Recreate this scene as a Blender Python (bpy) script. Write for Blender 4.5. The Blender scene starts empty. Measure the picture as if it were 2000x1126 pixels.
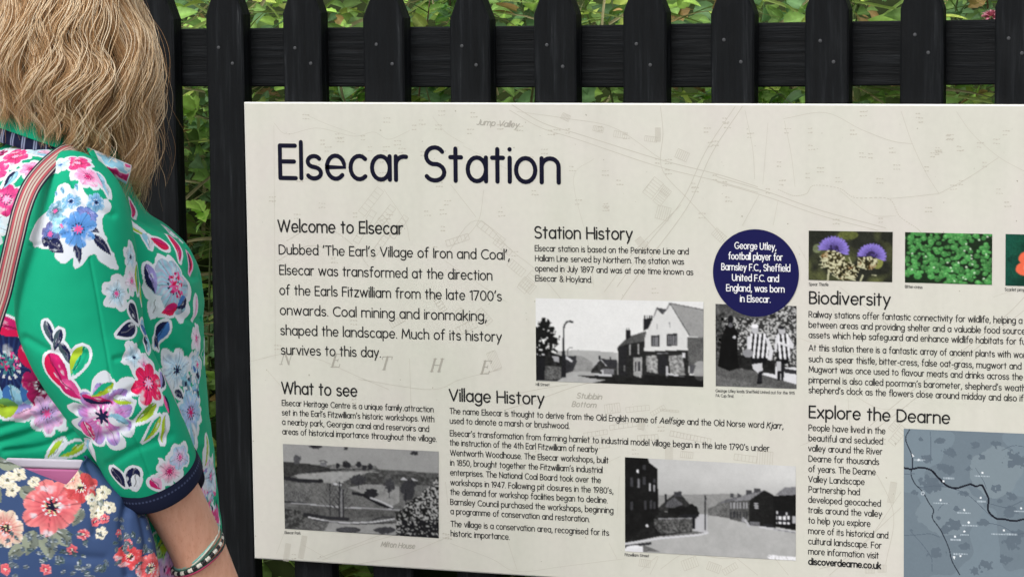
import bpy, math, random
import numpy as np
from mathutils import Matrix, Vector

# ------------------------------------------------------------------ camera, world, sun, exposure
SC = bpy.context.scene
COL = SC.collection
FPX = 5000.0                      # focal length in photo pixels (photo 2000 x 1126)
BOARD_Y = 4.0                     # metres from the camera to the plane of the sign
EYE = 1.60
CAM = np.array([0.0, 0.0, EYE])
RA = (math.radians(6.86), math.radians(18.35), math.radians(-0.68))

def _rot(a):
    x, y, z = a
    cx, sx, cy, sy, cz, sz = math.cos(x), math.sin(x), math.cos(y), math.sin(y), math.cos(z), math.sin(z)
    return np.array([[1, 0, 0], [0, cx, -sx], [0, sx, cx]]) @ np.array([[cy, 0, sy], [0, 1, 0], [-sy, 0, cy]]) @ np.array([[cz, -sz, 0], [sz, cz, 0], [0, 0, 1]])

RB = _rot(RA)                                                   # board axes (right, down, into) -> camera axes
B2W = np.array([[1, 0, 0], [0, 0, 1], [0, -1, 0]], float)       # board axes -> world axes
RIGHT, DOWN, FWD = (B2W @ RB[i] for i in range(3))              # the camera's axes in the world

cam_data = bpy.data.cameras.new("camera")
cam = bpy.data.objects.new("camera", cam_data)
COL.objects.link(cam)
cam_data.sensor_fit = 'HORIZONTAL'
cam_data.sensor_width = 36.0
cam_data.lens = 36.0 * FPX / 2000.0
cam_data.clip_start, cam_data.clip_end = 0.05, 500.0
M = Matrix.Identity(4)
for i in range(3):
    M[i][0], M[i][1], M[i][2], M[i][3] = RIGHT[i], -DOWN[i], -FWD[i], CAM[i]
cam.matrix_world = M
SC.camera = cam

SUN_EL, SUN_AZ = math.radians(50), math.radians(192)            # azimuth clockwise from +Y
world = bpy.data.worlds.new("World")
SC.world = world
world.use_nodes = True
wn, wl = world.node_tree.nodes, world.node_tree.links
sky = wn.new('ShaderNodeTexSky')
sky.sky_type = 'NISHITA'
sky.sun_disc = False
sky.sun_elevation, sky.sun_rotation = SUN_EL, SUN_AZ
sky.dust_density, sky.air_density = 4.0, 1.0
hs = wn.new('ShaderNodeHueSaturation')
hs.inputs['Saturation'].default_value = 0.22                    # a white overcast sky
wl.new(sky.outputs[0], hs.inputs['Color'])
wl.new(hs.outputs[0], wn['Background'].inputs['Color'])
wn['Background'].inputs['Strength'].default_value = 0.15
sun_data = bpy.data.lights.new("sun", 'SUN')
sun_data.energy, sun_data.angle, sun_data.color = 1.1, math.radians(28), (1.0, 0.97, 0.92)
sun = bpy.data.objects.new("sun", sun_data)
COL.objects.link(sun)
sd = Vector((math.sin(SUN_AZ) * math.cos(SUN_EL), math.cos(SUN_AZ) * math.cos(SUN_EL), math.sin(SUN_EL)))
sun.rotation_euler = sd.to_track_quat('Z', 'Y').to_euler()
sun.location = (0, -3, 6)
SC.view_settings.view_transform = 'Standard'
SC.view_settings.look = 'None'
SC.view_settings.exposure = 0.05
SC.view_settings.gamma = 1.0

# ------------------------------------------------------------------ helpers
def ray(px, py):
    return RIGHT * ((px - 1000.0) / FPX) + DOWN * ((py - 563.0) / FPX) + FWD

def at_y(px, py, Y):
    """The point of the vertical plane y = Y seen at a photo pixel."""
    d = ray(px, py)
    return CAM + d * (Y / d[1])

HF = np.array([FWD[0], FWD[1], 0.0]); HF /= np.linalg.norm(HF)  # horizontal heading of the view
HR = np.array([HF[1], -HF[0], 0.0])                              # horizontal right of the view
UP = np.array([0.0, 0.0, 1.0])

def at_d(px, py, dist):
    """The point at a horizontal distance in front of the camera seen at a photo pixel."""
    d = ray(px, py)
    return CAM + d * (dist / (d @ HF))

def project(p):
    q = p - CAM
    z = q @ FWD
    return np.stack([q @ RIGHT / z * FPX + 1000.0, q @ DOWN / z * FPX + 563.0], -1), z

def lin(r, g, b):
    f = lambda c: (c / 255.0 / 12.92) if c <= 10 else ((c / 255.0 + 0.055) / 1.055) ** 2.4
    return np.array([f(r), f(g), f(b)])

def empty(name, loc, **props):
    o = bpy.data.objects.new(name, None)
    COL.objects.link(o)
    o.location = loc
    o.empty_display_size = 0.1
    for k, v in props.items():
        o[k] = v
    return o

def mesh_obj(name, verts, faces, mat, parent=None, smooth=False, colors=None, **props):
    me = bpy.data.meshes.new(name)
    verts = np.asarray(verts, float)
    if parent is not None:
        verts = verts - np.array(world_loc(parent))
    if isinstance(faces, np.ndarray):
        k = faces.shape[1]
        me.vertices.add(len(verts)); me.vertices.foreach_set('co', verts.astype(np.float32).ravel())
        me.loops.add(faces.size); me.loops.foreach_set('vertex_index', faces.astype(np.int32).ravel())
        me.polygons.add(len(faces))
        me.polygons.foreach_set('loop_start', np.arange(0, faces.size, k, dtype=np.int32))
        me.update(calc_edges=True)
    else:
        me.from_pydata([tuple(v) for v in verts], [], faces)
    me.validate()
    if smooth:
        me.polygons.foreach_set('use_smooth', np.ones(len(me.polygons), bool))
    if colors is not None:
        ca = me.color_attributes.new('Col', 'FLOAT_COLOR', 'POINT')
        c4 = np.ones((len(verts), 4), np.float32); c4[:, :3] = colors
        ca.data.foreach_set('color', c4.ravel())
    o = bpy.data.objects.new(name, me)
    COL.objects.link(o)
    if mat is not None:
        me.materials.append(mat)
    if parent is not None:
        o.parent = parent
    for k, v in props.items():
        o[k] = v
    return o

def world_loc(o):
    p = np.zeros(3)
    while o is not None:
        p = p + np.array(o.location); o = o.parent
    return p

def new_mat(name, color=(0.5, 0.5, 0.5), rough=0.6, spec=0.5):
    m = bpy.data.materials.new(name)
    m.use_nodes = True
    b = m.node_tree.nodes['Principled BSDF']
    b.inputs['Base Color'].default_value = (*color, 1)
    b.inputs['Roughness'].default_value = rough
    b.inputs['Specular IOR Level'].default_value = spec
    return m, m.node_tree.nodes, m.node_tree.links, b

def col_mat(name, rough=0.6, spec=0.3, bump=None):
    """A surface whose colour is the pattern woven or printed in its vertices."""
    m, n, l, b = new_mat(name, rough=rough, spec=spec)
    a = n.new('ShaderNodeAttribute'); a.attribute_name = 'Col'
    l.new(a.outputs['Color'], b.inputs['Base Color'])
    if bump:
        t = n.new('ShaderNodeTexNoise'); t.inputs['Scale'].default_value = bump[0]; t.inputs['Detail'].default_value = 6
        tc = n.new('ShaderNodeTexCoord'); l.new(tc.outputs['Object'], t.inputs['Vector'])
        bp = n.new('ShaderNodeBump'); bp.inputs['Strength'].default_value = bump[1]; bp.inputs['Distance'].default_value = 0.002
        l.new(t.outputs[0], bp.inputs['Height']); l.new(bp.outputs[0], b.inputs['Normal'])
    return m

class MB:
    """Collects faces for one mesh."""
    def __init__(s): s.v = []; s.f = []; s.c = []
    def add(s, verts, faces, col=None):
        k = len(s.v)
        s.v.extend([tuple(p) for p in verts]); s.f.extend([tuple(i + k for i in q) for q in faces])
        if col is not None:
            col = np.asarray(col, float)
            s.c.extend([tuple(col)] * len(verts) if col.ndim == 1 else [tuple(c) for c in col])
    def box(s, lo, hi):
        x0, y0, z0 = lo; x1, y1, z1 = hi
        s.add([(x0, y0, z0), (x1, y0, z0), (x1, y1, z0), (x0, y1, z0), (x0, y0, z1), (x1, y0, z1), (x1, y1, z1), (x0, y1, z1)],
              [(0, 3, 2, 1), (4, 5, 6, 7), (0, 1, 5, 4), (1, 2, 6, 5), (2, 3, 7, 6), (3, 0, 4, 7)])
    def tube(s, pts, rad, n=6, col=None):
        pts = np.asarray(pts, float); m = len(pts)
        rad = np.broadcast_to(np.asarray(rad, float), (m,))
        tg = np.gradient(pts, axis=0); tg /= np.linalg.norm(tg, axis=1)[:, None] + 1e-9
        ref = np.array([0.31, 0.2, 0.93]) if abs(tg[0] @ np.array([0.31, 0.2, 0.93])) < 0.9 else np.array([1.0, 0, 0])
        vs = []
        for i in range(m):
            a = np.cross(tg[i], ref); a /= np.linalg.norm(a); b = np.cross(tg[i], a); ref = np.cross(a, tg[i])
            for k in range(n):
                t = 2 * math.pi * k / n
                vs.append(pts[i] + rad[i] * (math.cos(t) * a + math.sin(t) * b))
        fs = [(i * n + k, i * n + (k + 1) % n, (i + 1) * n + (k + 1) % n, (i + 1) * n + k) for i in range(m - 1) for k in range(n)]
        fs += [tuple(range(n))[::-1], tuple(range((m - 1) * n, m * n))]
        s.add(vs, fs, col)
    def build(s, name, mat, parent=None, smooth=False, **props):
        return mesh_obj(name, s.v, s.f, mat, parent, smooth, np.array(s.c) if s.c else None, **props)

def vnoise(p, seed=0):
    """Smooth value noise of an (n,k) array of points, -1..1."""
    p = np.asarray(p, float); i = np.floor(p).astype(np.int64); f = p - i; f = f * f * (3 - 2 * f)
    k = p.shape[1]; out = np.zeros(len(p))
    primes = np.array([73856093, 19349663, 83492791])[:k]
    for c in range(2 ** k):
        o = np.array([(c >> j) & 1 for j in range(k)])
        h = ((i + o) * primes).sum(1) + seed * 7919
        h = (h ^ (h >> 13)) * 1274126177 & 0x7fffffff
        h = (h ^ (h >> 16)) & 0xffff
        w = np.prod(np.where(o, f, 1 - f), axis=1)
        out += w * (h / 32767.5 - 1)
    return out

def fnoise(p, seed=0, oct=3):
    p = np.asarray(p, float); s = 0; a = 1.0; t = 0
    for o in range(oct):
        s = s + a * vnoise(p * 2 ** o, seed + 31 * o); t += a; a *= 0.5
    return s / t

def in_poly(x, y, pts):
    r = np.zeros(x.shape, bool); n = len(pts)
    for i in range(n):
        x0, y0 = pts[i]; x1, y1 = pts[(i + 1) % n]
        if y0 == y1: continue
        c = ((y0 > y) != (y1 > y)) & (x < (x1 - x0) * (y - y0) / (y1 - y0) + x0)
        r ^= c
    return r

def catmull(vals, n):
    """n samples of a Catmull-Rom curve through the rows of vals."""
    v = np.asarray(vals, float); m = len(v)
    p = np.vstack([2 * v[0] - v[1], v, 2 * v[-1] - v[-2]])
    t = np.linspace(0, m - 1, n); i = np.minimum(t.astype(int), m - 2); f = (t - i)[:, None]
    a, b, c, d = p[i], p[i + 1], p[i + 2], p[i + 3]
    return 0.5 * (2 * b + (c - a) * f + (2 * a - 5 * b + 4 * c - d) * f ** 2 + (3 * b - a - 3 * c + d) * f ** 3)

def grid_faces(nr, nc, wrap):
    r = np.arange(nr - 1)[:, None]; c = np.arange(nc if wrap else nc - 1)[None, :]
    c1 = (c + 1) % nc
    return np.stack([r * nc + c, r * nc + c1, (r + 1) * nc + c1, (r + 1) * nc + c], -1).reshape(-1, 4)
# ------------------------------------------------------------------ the setting
def ground_mats():
    m, n, l, b = new_mat("paving", (0.16, 0.155, 0.15), 0.85, 0.3)
    t = n.new('ShaderNodeTexNoise'); t.inputs['Scale'].default_value = 40; t.inputs['Detail'].default_value = 8
    r = n.new('ShaderNodeValToRGB'); r.color_ramp.elements[0].color = (0.24, 0.235, 0.225, 1); r.color_ramp.elements[1].color = (0.40, 0.39, 0.37, 1)
    l.new(t.outputs[0], r.inputs[0]); l.new(r.outputs[0], b.inputs['Base Color'])
    m2, n, l, b = new_mat("soil", (0.04, 0.035, 0.02), 0.95, 0.2)
    t = n.new('ShaderNodeTexNoise'); t.inputs['Scale'].default_value = 9; t.inputs['Detail'].default_value = 10
    r = n.new('ShaderNodeValToRGB'); r.color_ramp.elements[0].color = (0.020, 0.024, 0.008, 1); r.color_ramp.elements[1].color = (0.06, 0.09, 0.025, 1)
    l.new(t.outputs[0], r.inputs[0]); l.new(r.outputs[0], b.inputs['Base Color'])
    return m, m2
PAVE, SOIL = ground_mats()
g = MB(); g.add([(-150, -150, 0), (150, -150, 0), (150, 150, 0), (-150, 150, 0)], [(0, 1, 2, 3)])
g.build("ground", PAVE, kind='structure')
nx, ny = 90, 50
X, T = np.meshgrid(np.linspace(-7, 7, nx), np.linspace(0, 1, ny) ** 2)
Yb = 4.22 + T * 8
bank_h = lambda y: 1.32 * (1 - np.exp(-np.maximum(y - 4.22, 0) / 0.26)) + 0.30 * np.maximum(y - 4.22, 0)
Zb = 0.004 + bank_h(Yb) + 0.05 * fnoise(np.stack([X.ravel() * 3, Yb.ravel() * 3], 1), 3).reshape(X.shape) * np.minimum(T * 12, 1)
mesh_obj("embankment", np.stack([X, Yb, Zb], -1).reshape(-1, 3), grid_faces(ny, nx, False), SOIL, smooth=True, kind='structure')

# ------------------------------------------------------------------ picket fence
def black_wood(name, grain):
    m, n, l, b = new_mat(name, (0.014, 0.016, 0.018), 0.62, 0.16)
    tc = n.new('ShaderNodeTexCoord'); mp = n.new('ShaderNodeMapping'); oi = n.new('ShaderNodeObjectInfo')
    mp.inputs['Scale'].default_value = grain
    l.new(tc.outputs['Object'], mp.inputs['Vector'])
    ad = n.new('ShaderNodeVectorMath'); ad.operation = 'ADD'
    sc = n.new('ShaderNodeMath'); sc.operation = 'MULTIPLY'; sc.inputs[1].default_value = 40
    l.new(oi.outputs['Random'], sc.inputs[0]); l.new(mp.outputs[0], ad.inputs[0]); l.new(sc.outputs[0], ad.inputs[1])
    t = n.new('ShaderNodeTexNoise'); t.inputs['Scale'].default_value = 1.0; t.inputs['Detail'].default_value = 7; t.inputs['Roughness'].default_value = 0.65
    l.new(ad.outputs[0], t.inputs['Vector'])
    r = n.new('ShaderNodeValToRGB')
    e = r.color_ramp.elements
    e[0].position = 0.30; e[0].color = (0.002, 0.0026, 0.0034, 1)
    e[1].position = 0.54; e[1].color = (0.0045, 0.0056, 0.007, 1)
    k = e.new(0.66); k.color = (0.014, 0.016, 0.0185, 1)
    k = e.new(0.73); k.color = (0.07, 0.075, 0.08, 1)
    l.new(t.outputs[0], r.inputs[0])
    # broad faded patches
    t2 = n.new('ShaderNodeTexNoise'); t2.inputs['Scale'].default_value = 11; t2.inputs['Detail'].default_value = 3
    l.new(tc.outputs['Object'], t2.inputs['Vector'])
    r2 = n.new('ShaderNodeValToRGB'); r2.color_ramp.elements[0].position = 0.52; r2.color_ramp.elements[1].position = 0.75
    r2.color_ramp.elements[1].color = (0.35, 0.35, 0.35, 1)
    l.new(t2.outputs[0], r2.inputs[0])
    mx = n.new('ShaderNodeMix'); mx.data_type = 'RGBA'
    mx.inputs['B'].default_value = (0.013, 0.014, 0.0155, 1)
    l.new(r2.outputs[0], mx.inputs['Factor']); l.new(r.outputs[0], mx.inputs['A'])
    l.new(mx.outputs['Result'], b.inputs['Base Color'])
    bp = n.new('ShaderNodeBump'); bp.inputs['Strength'].default_value = 0.8; bp.inputs['Distance'].default_value = 0.004
    l.new(t.outputs[0], bp.inputs['Height']); l.new(bp.outputs[0], b.inputs['Normal'])
    return m
WOOD_V = black_wood("black_paint_upright", (90, 90, 5))
WOOD_H = black_wood("black_paint_rail", (5, 90, 110))
NAILM, _n, _l, _b = new_mat("weathered_nail", (0.06, 0.063, 0.068), 0.55, 0.4)
PK_Y, PK_T = BOARD_Y + 0.014, 0.033
rng = random.Random(4)

def prism(outline, y0, y1, bev=0.003):
    """An upright board with softened front edges: its outline in x,z swept from y0 to y1."""
    o = np.array(outline); c = o.mean(0); n = len(o)
    ins = []
    for i in range(n):
        a, b, d = o[i - 1], o[i], o[(i + 1) % n]
        e1 = (b - a) / np.linalg.norm(b - a); e2 = (d - b) / np.linalg.norm(d - b)
        n1 = np.array([-e1[1], e1[0]]); n2 = np.array([-e2[1], e2[0]])
        q = n1 + n2; q = q / max(q @ n1, 0.3) if np.linalg.norm(q) > 1e-6 else n1
        if (c - b) @ q < 0: q = -q
        ins.append(b + q * bev)
    v = [(p[0], y0, p[1]) for p in ins] + [(p[0], y0 + bev, p[1]) for p in o] + [(p[0], y1, p[1]) for p in o]
    f = [tuple(range(n))]
    for k in (0, 1):
        f += [(k * n + i, (k + 1) * n + i, (k + 1) * n + (i + 1) % n, k * n + (i + 1) % n) for i in range(n)]
    f += [tuple(range(2 * n, 3 * n))[::-1]]
    return v, f

fence = empty("picket_fence", (0, PK_Y, 0), label="black painted picket fence with pointed tops behind the station sign", category="fence")
PK = [(265, 338, 38, 0), (402, 474, 29, 0), (554, 629, 26, 0), (711, 791, 36, 0), (877, 955, 39, 0), (1042, 1125, 29, 0), (1215, 1300, 25, 0),
      (1390, 1474, 28, 0), (1573, 1658, 20, 0), (1757, 1841, 17, 0), (1943, 2030, 14, 0)]
NAILS = [[(290, 95), (315, 126)], [(427, 93), (454, 124)], [(576, 94), (607, 124)], [(735, 87), (766, 125)], [(902, 90), (930, 127)], [(1068, 88), (1099, 130)], [(1243, 86), (1270, 127)],
         [(1414, 78), (1447, 121)], [(1602, 80), (1628, 121)], [(1787, 68), (1813, 103)], [(1970, 75), (1996, 104)]]
spans = []
for (a, b, sh, _), nl in zip(PK, NAILS):
    p, q, s = at_y(a, 120, PK_Y), at_y(b, 120, PK_Y), at_y((a + b) / 2, sh, PK_Y)
    spans.append((p[0], q[0], s[2], [at_y(x, y, PK_Y) for x, y in nl]))
pitch = spans[1][0] - spans[0][0]
for k in (1, 2, 3):
    w = spans[1][1] - spans[1][0]
    x = spans[0][0] - pitch * k if k < 4 else 0
    spans.append((x, x + w, spans[0][2] + rng.uniform(-.006, .006), []))
    x = spans[10][0] + pitch * k
    spans.append((x, x + w, spans[10][2] + rng.uniform(-.006, .006), []))
for x0, x1, zs, nl in spans:
    w = x1 - x0; ln = rng.uniform(-.0016, .0016); zt = zs + 0.072 + rng.uniform(-.004, .004)
    ol = [(x0, 0.03), (x1, 0.03)]
    k = 14
    ol += [(x1 + rng.uniform(-.0007, .0007) + ln * i / k, 0.03 + (zs - 0.03) * i / k) for i in range(1, k + 1)]
    ol += [((x0 + x1) / 2 + 0.008 + ln, zt), ((x0 + x1) / 2 - 0.008 + ln, zt)]
    ol += [(x0 + rng.uniform(-.0007, .0007) + ln * i / k, 0.03 + (zs - 0.03) * i / k) for i in range(k, 0, -1)]
    v, f = prism(ol, PK_Y, PK_Y + PK_T)
    pk = mesh_obj("picket", v, f, WOOD_V, fence)
    for c in nl:
        h = MB(); n = 10; r = 0.0029
        ring = lambda rr, y: [(c[0] + rr * math.cos(2 * math.pi * i / n), y, c[2] + rr * math.sin(2 * math.pi * i / n)) for i in range(n)]
        h.add(ring(r, PK_Y + .001) + ring(r, PK_Y - .0006) + ring(r * .6, PK_Y - .0014),
              [(i, (i + 1) % n, n + (i + 1) % n, n + i) for i in range(n)] + [(n + i, n + (i + 1) % n, 2 * n + (i + 1) % n, 2 * n + i) for i in range(n)] + [tuple(range(2 * n, 3 * n))])
        h.build("nail_head", NAILM, pk)
RY = PK_Y + PK_T + 0.0005
xs = [330, 580, 960, 1160, 1330, 1500, 1700, 1900]
tops = [57, 55, 52, 50, 47, 45, 42, 39.5]; bots = [169, 169.5, 171, 171, 171, 170, 168, 166]
tp = [at_y(x, y, RY) for x, y in zip(xs, tops)]; bt = [at_y(x, y, RY) for x, y in zip(xs, bots)]
def rail(tp, bt):
    tp = [tp[0] + (tp[0] - tp[2]) * 1.1] + tp + [tp[-1] + (tp[-1] - tp[-3]) * 1.2]
    bt = [bt[0] + (bt[0] - bt[2]) * 1.1] + bt + [bt[-1] + (bt[-1] - bt[-3]) * 1.2]
    v, f = prism([(p[0], p[2]) for p in bt] + [(p[0], p[2]) for p in tp[::-1]], RY, RY + 0.045, 0.002)
    mesh_obj("rail", v, f, WOOD_H, fence)
rail(tp, bt)
dz = np.array([0, 0, tp[0][2] - 0.42])
rail([p - dz for p in tp], [p - dz for p in bt])
# ------------------------------------------------------------------ station sign
SX0, SX1, SZ0, SZ1 = -1.8083, -0.12, EYE - 0.9735, EYE - 0.1868
def bpt(px, py):
    p = at_y(px, py, BOARD_Y)
    return np.array([p[0], p[2]])
sign = empty("information_board", ((SX0 + SX1) / 2, BOARD_Y, SZ0), category="information board",
             label="large cream information board with black writing and old photographs fixed to the fence")
def board_mat():
    m, n, l, b = new_mat("printed_cream_panel", rough=0.42, spec=0.35)
    tc = n.new('ShaderNodeTexCoord')
    t = n.new('ShaderNodeTexNoise'); t.inputs['Scale'].default_value = 4.5; t.inputs['Detail'].default_value = 5
    l.new(tc.outputs['Object'], t.inputs['Vector'])
    r = n.new('ShaderNodeValToRGB'); e = r.color_ramp.elements
    e[0].position = 0.32; e[0].color = (*lin(215, 215, 203), 1)
    e[1].position = 0.68; e[1].color = (*lin(219, 214, 207), 1)
    k = e.new(0.5); k.color = (*lin(219, 217, 207), 1)
    l.new(t.outputs[0], r.inputs[0])
    t2 = n.new('ShaderNodeTexNoise'); t2.inputs['Scale'].default_value = 95; t2.inputs['Detail'].default_value = 4
    l.new(tc.outputs['Object'], t2.inputs['Vector'])
    mx = n.new('ShaderNodeMix'); mx.data_type = 'RGBA'; mx.blend_type = 'MULTIPLY'; mx.inputs['Factor'].default_value = 0.09
    l.new(r.outputs[0], mx.inputs['A']); l.new(t2.outputs[0], mx.inputs['B'])
    # faint runs of dirt and small specks
    mp = n.new('ShaderNodeMapping'); mp.inputs['Scale'].default_value = (26, 1, 2.2); l.new(tc.outputs['Object'], mp.inputs['Vector'])
    t3 = n.new('ShaderNodeTexNoise'); t3.inputs['Scale'].default_value = 1; t3.inputs['Detail'].default_value = 5; l.new(mp.outputs[0], t3.inputs['Vector'])
    r3 = n.new('ShaderNodeValToRGB'); r3.color_ramp.elements[0].position = .42; r3.color_ramp.elements[1].position = .72
    r3.color_ramp.elements[0].color = (1, 1, 1, 1); r3.color_ramp.elements[1].color = (.84, .84, .83, 1); l.new(t3.outputs[0], r3.inputs[0])
    t4 = n.new('ShaderNodeTexNoise'); t4.inputs['Scale'].default_value = 150; t4.inputs['Detail'].default_value = 1; l.new(tc.outputs['Object'], t4.inputs['Vector'])
    r4 = n.new('ShaderNodeValToRGB'); r4.color_ramp.elements[0].position = .76; r4.color_ramp.elements[1].position = .80
    r4.color_ramp.elements[0].color = (1, 1, 1, 1); r4.color_ramp.elements[1].color = (.55, .52, .46, 1); l.new(t4.outputs[0], r4.inputs[0])
    m2 = n.new('ShaderNodeMix'); m2.data_type = 'RGBA'; m2.blend_type = 'MULTIPLY'; m2.inputs['Factor'].default_value = .28
    l.new(mx.outputs['Result'], m2.inputs['A']); l.new(r3.outputs[0], m2.inputs['B'])
    m3 = n.new('ShaderNodeMix'); m3.data_type = 'RGBA'; m3.blend_type = 'MULTIPLY'; m3.inputs['Factor'].default_value = 1
    l.new(m2.outputs['Result'], m3.inputs['A']); l.new(r4.outputs[0], m3.inputs['B'])
    l.new(m3.outputs['Result'], b.inputs['Base Color'])
    return m
PANEL = board_mat()
EDGE, _n, _l, _b = new_mat("white_panel_edge", tuple(lin(238, 238, 232)), 0.35, 0.5)
T = 0.012
mesh_obj("panel", [(SX0, BOARD_Y, SZ0), (SX1, BOARD_Y, SZ0), (SX1, BOARD_Y, SZ1), (SX0, BOARD_Y, SZ1)], [(0, 1, 2, 3)], PANEL, sign)
bev = 0.0022
o = [(SX0, SZ0), (SX1, SZ0), (SX1, SZ1), (SX0, SZ1)]
e = [(SX0 - bev, SZ0 - bev), (SX1 + bev, SZ0 - bev), (SX1 + bev, SZ1 + bev), (SX0 - bev, SZ1 + bev)]
v = [(x, BOARD_Y, z) for x, z in o] + [(x, BOARD_Y + bev, z) for x, z in e] + [(x, BOARD_Y + T, z) for x, z in e]
f = [(4 * k + i, 4 * k + (i + 1) % 4, 4 * k + 4 + (i + 1) % 4, 4 * k + 4 + i) for k in (0, 1) for i in range(4)] + [(11, 10, 9, 8)]
mesh_obj("panel_edge", v, f, EDGE, sign)

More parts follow.
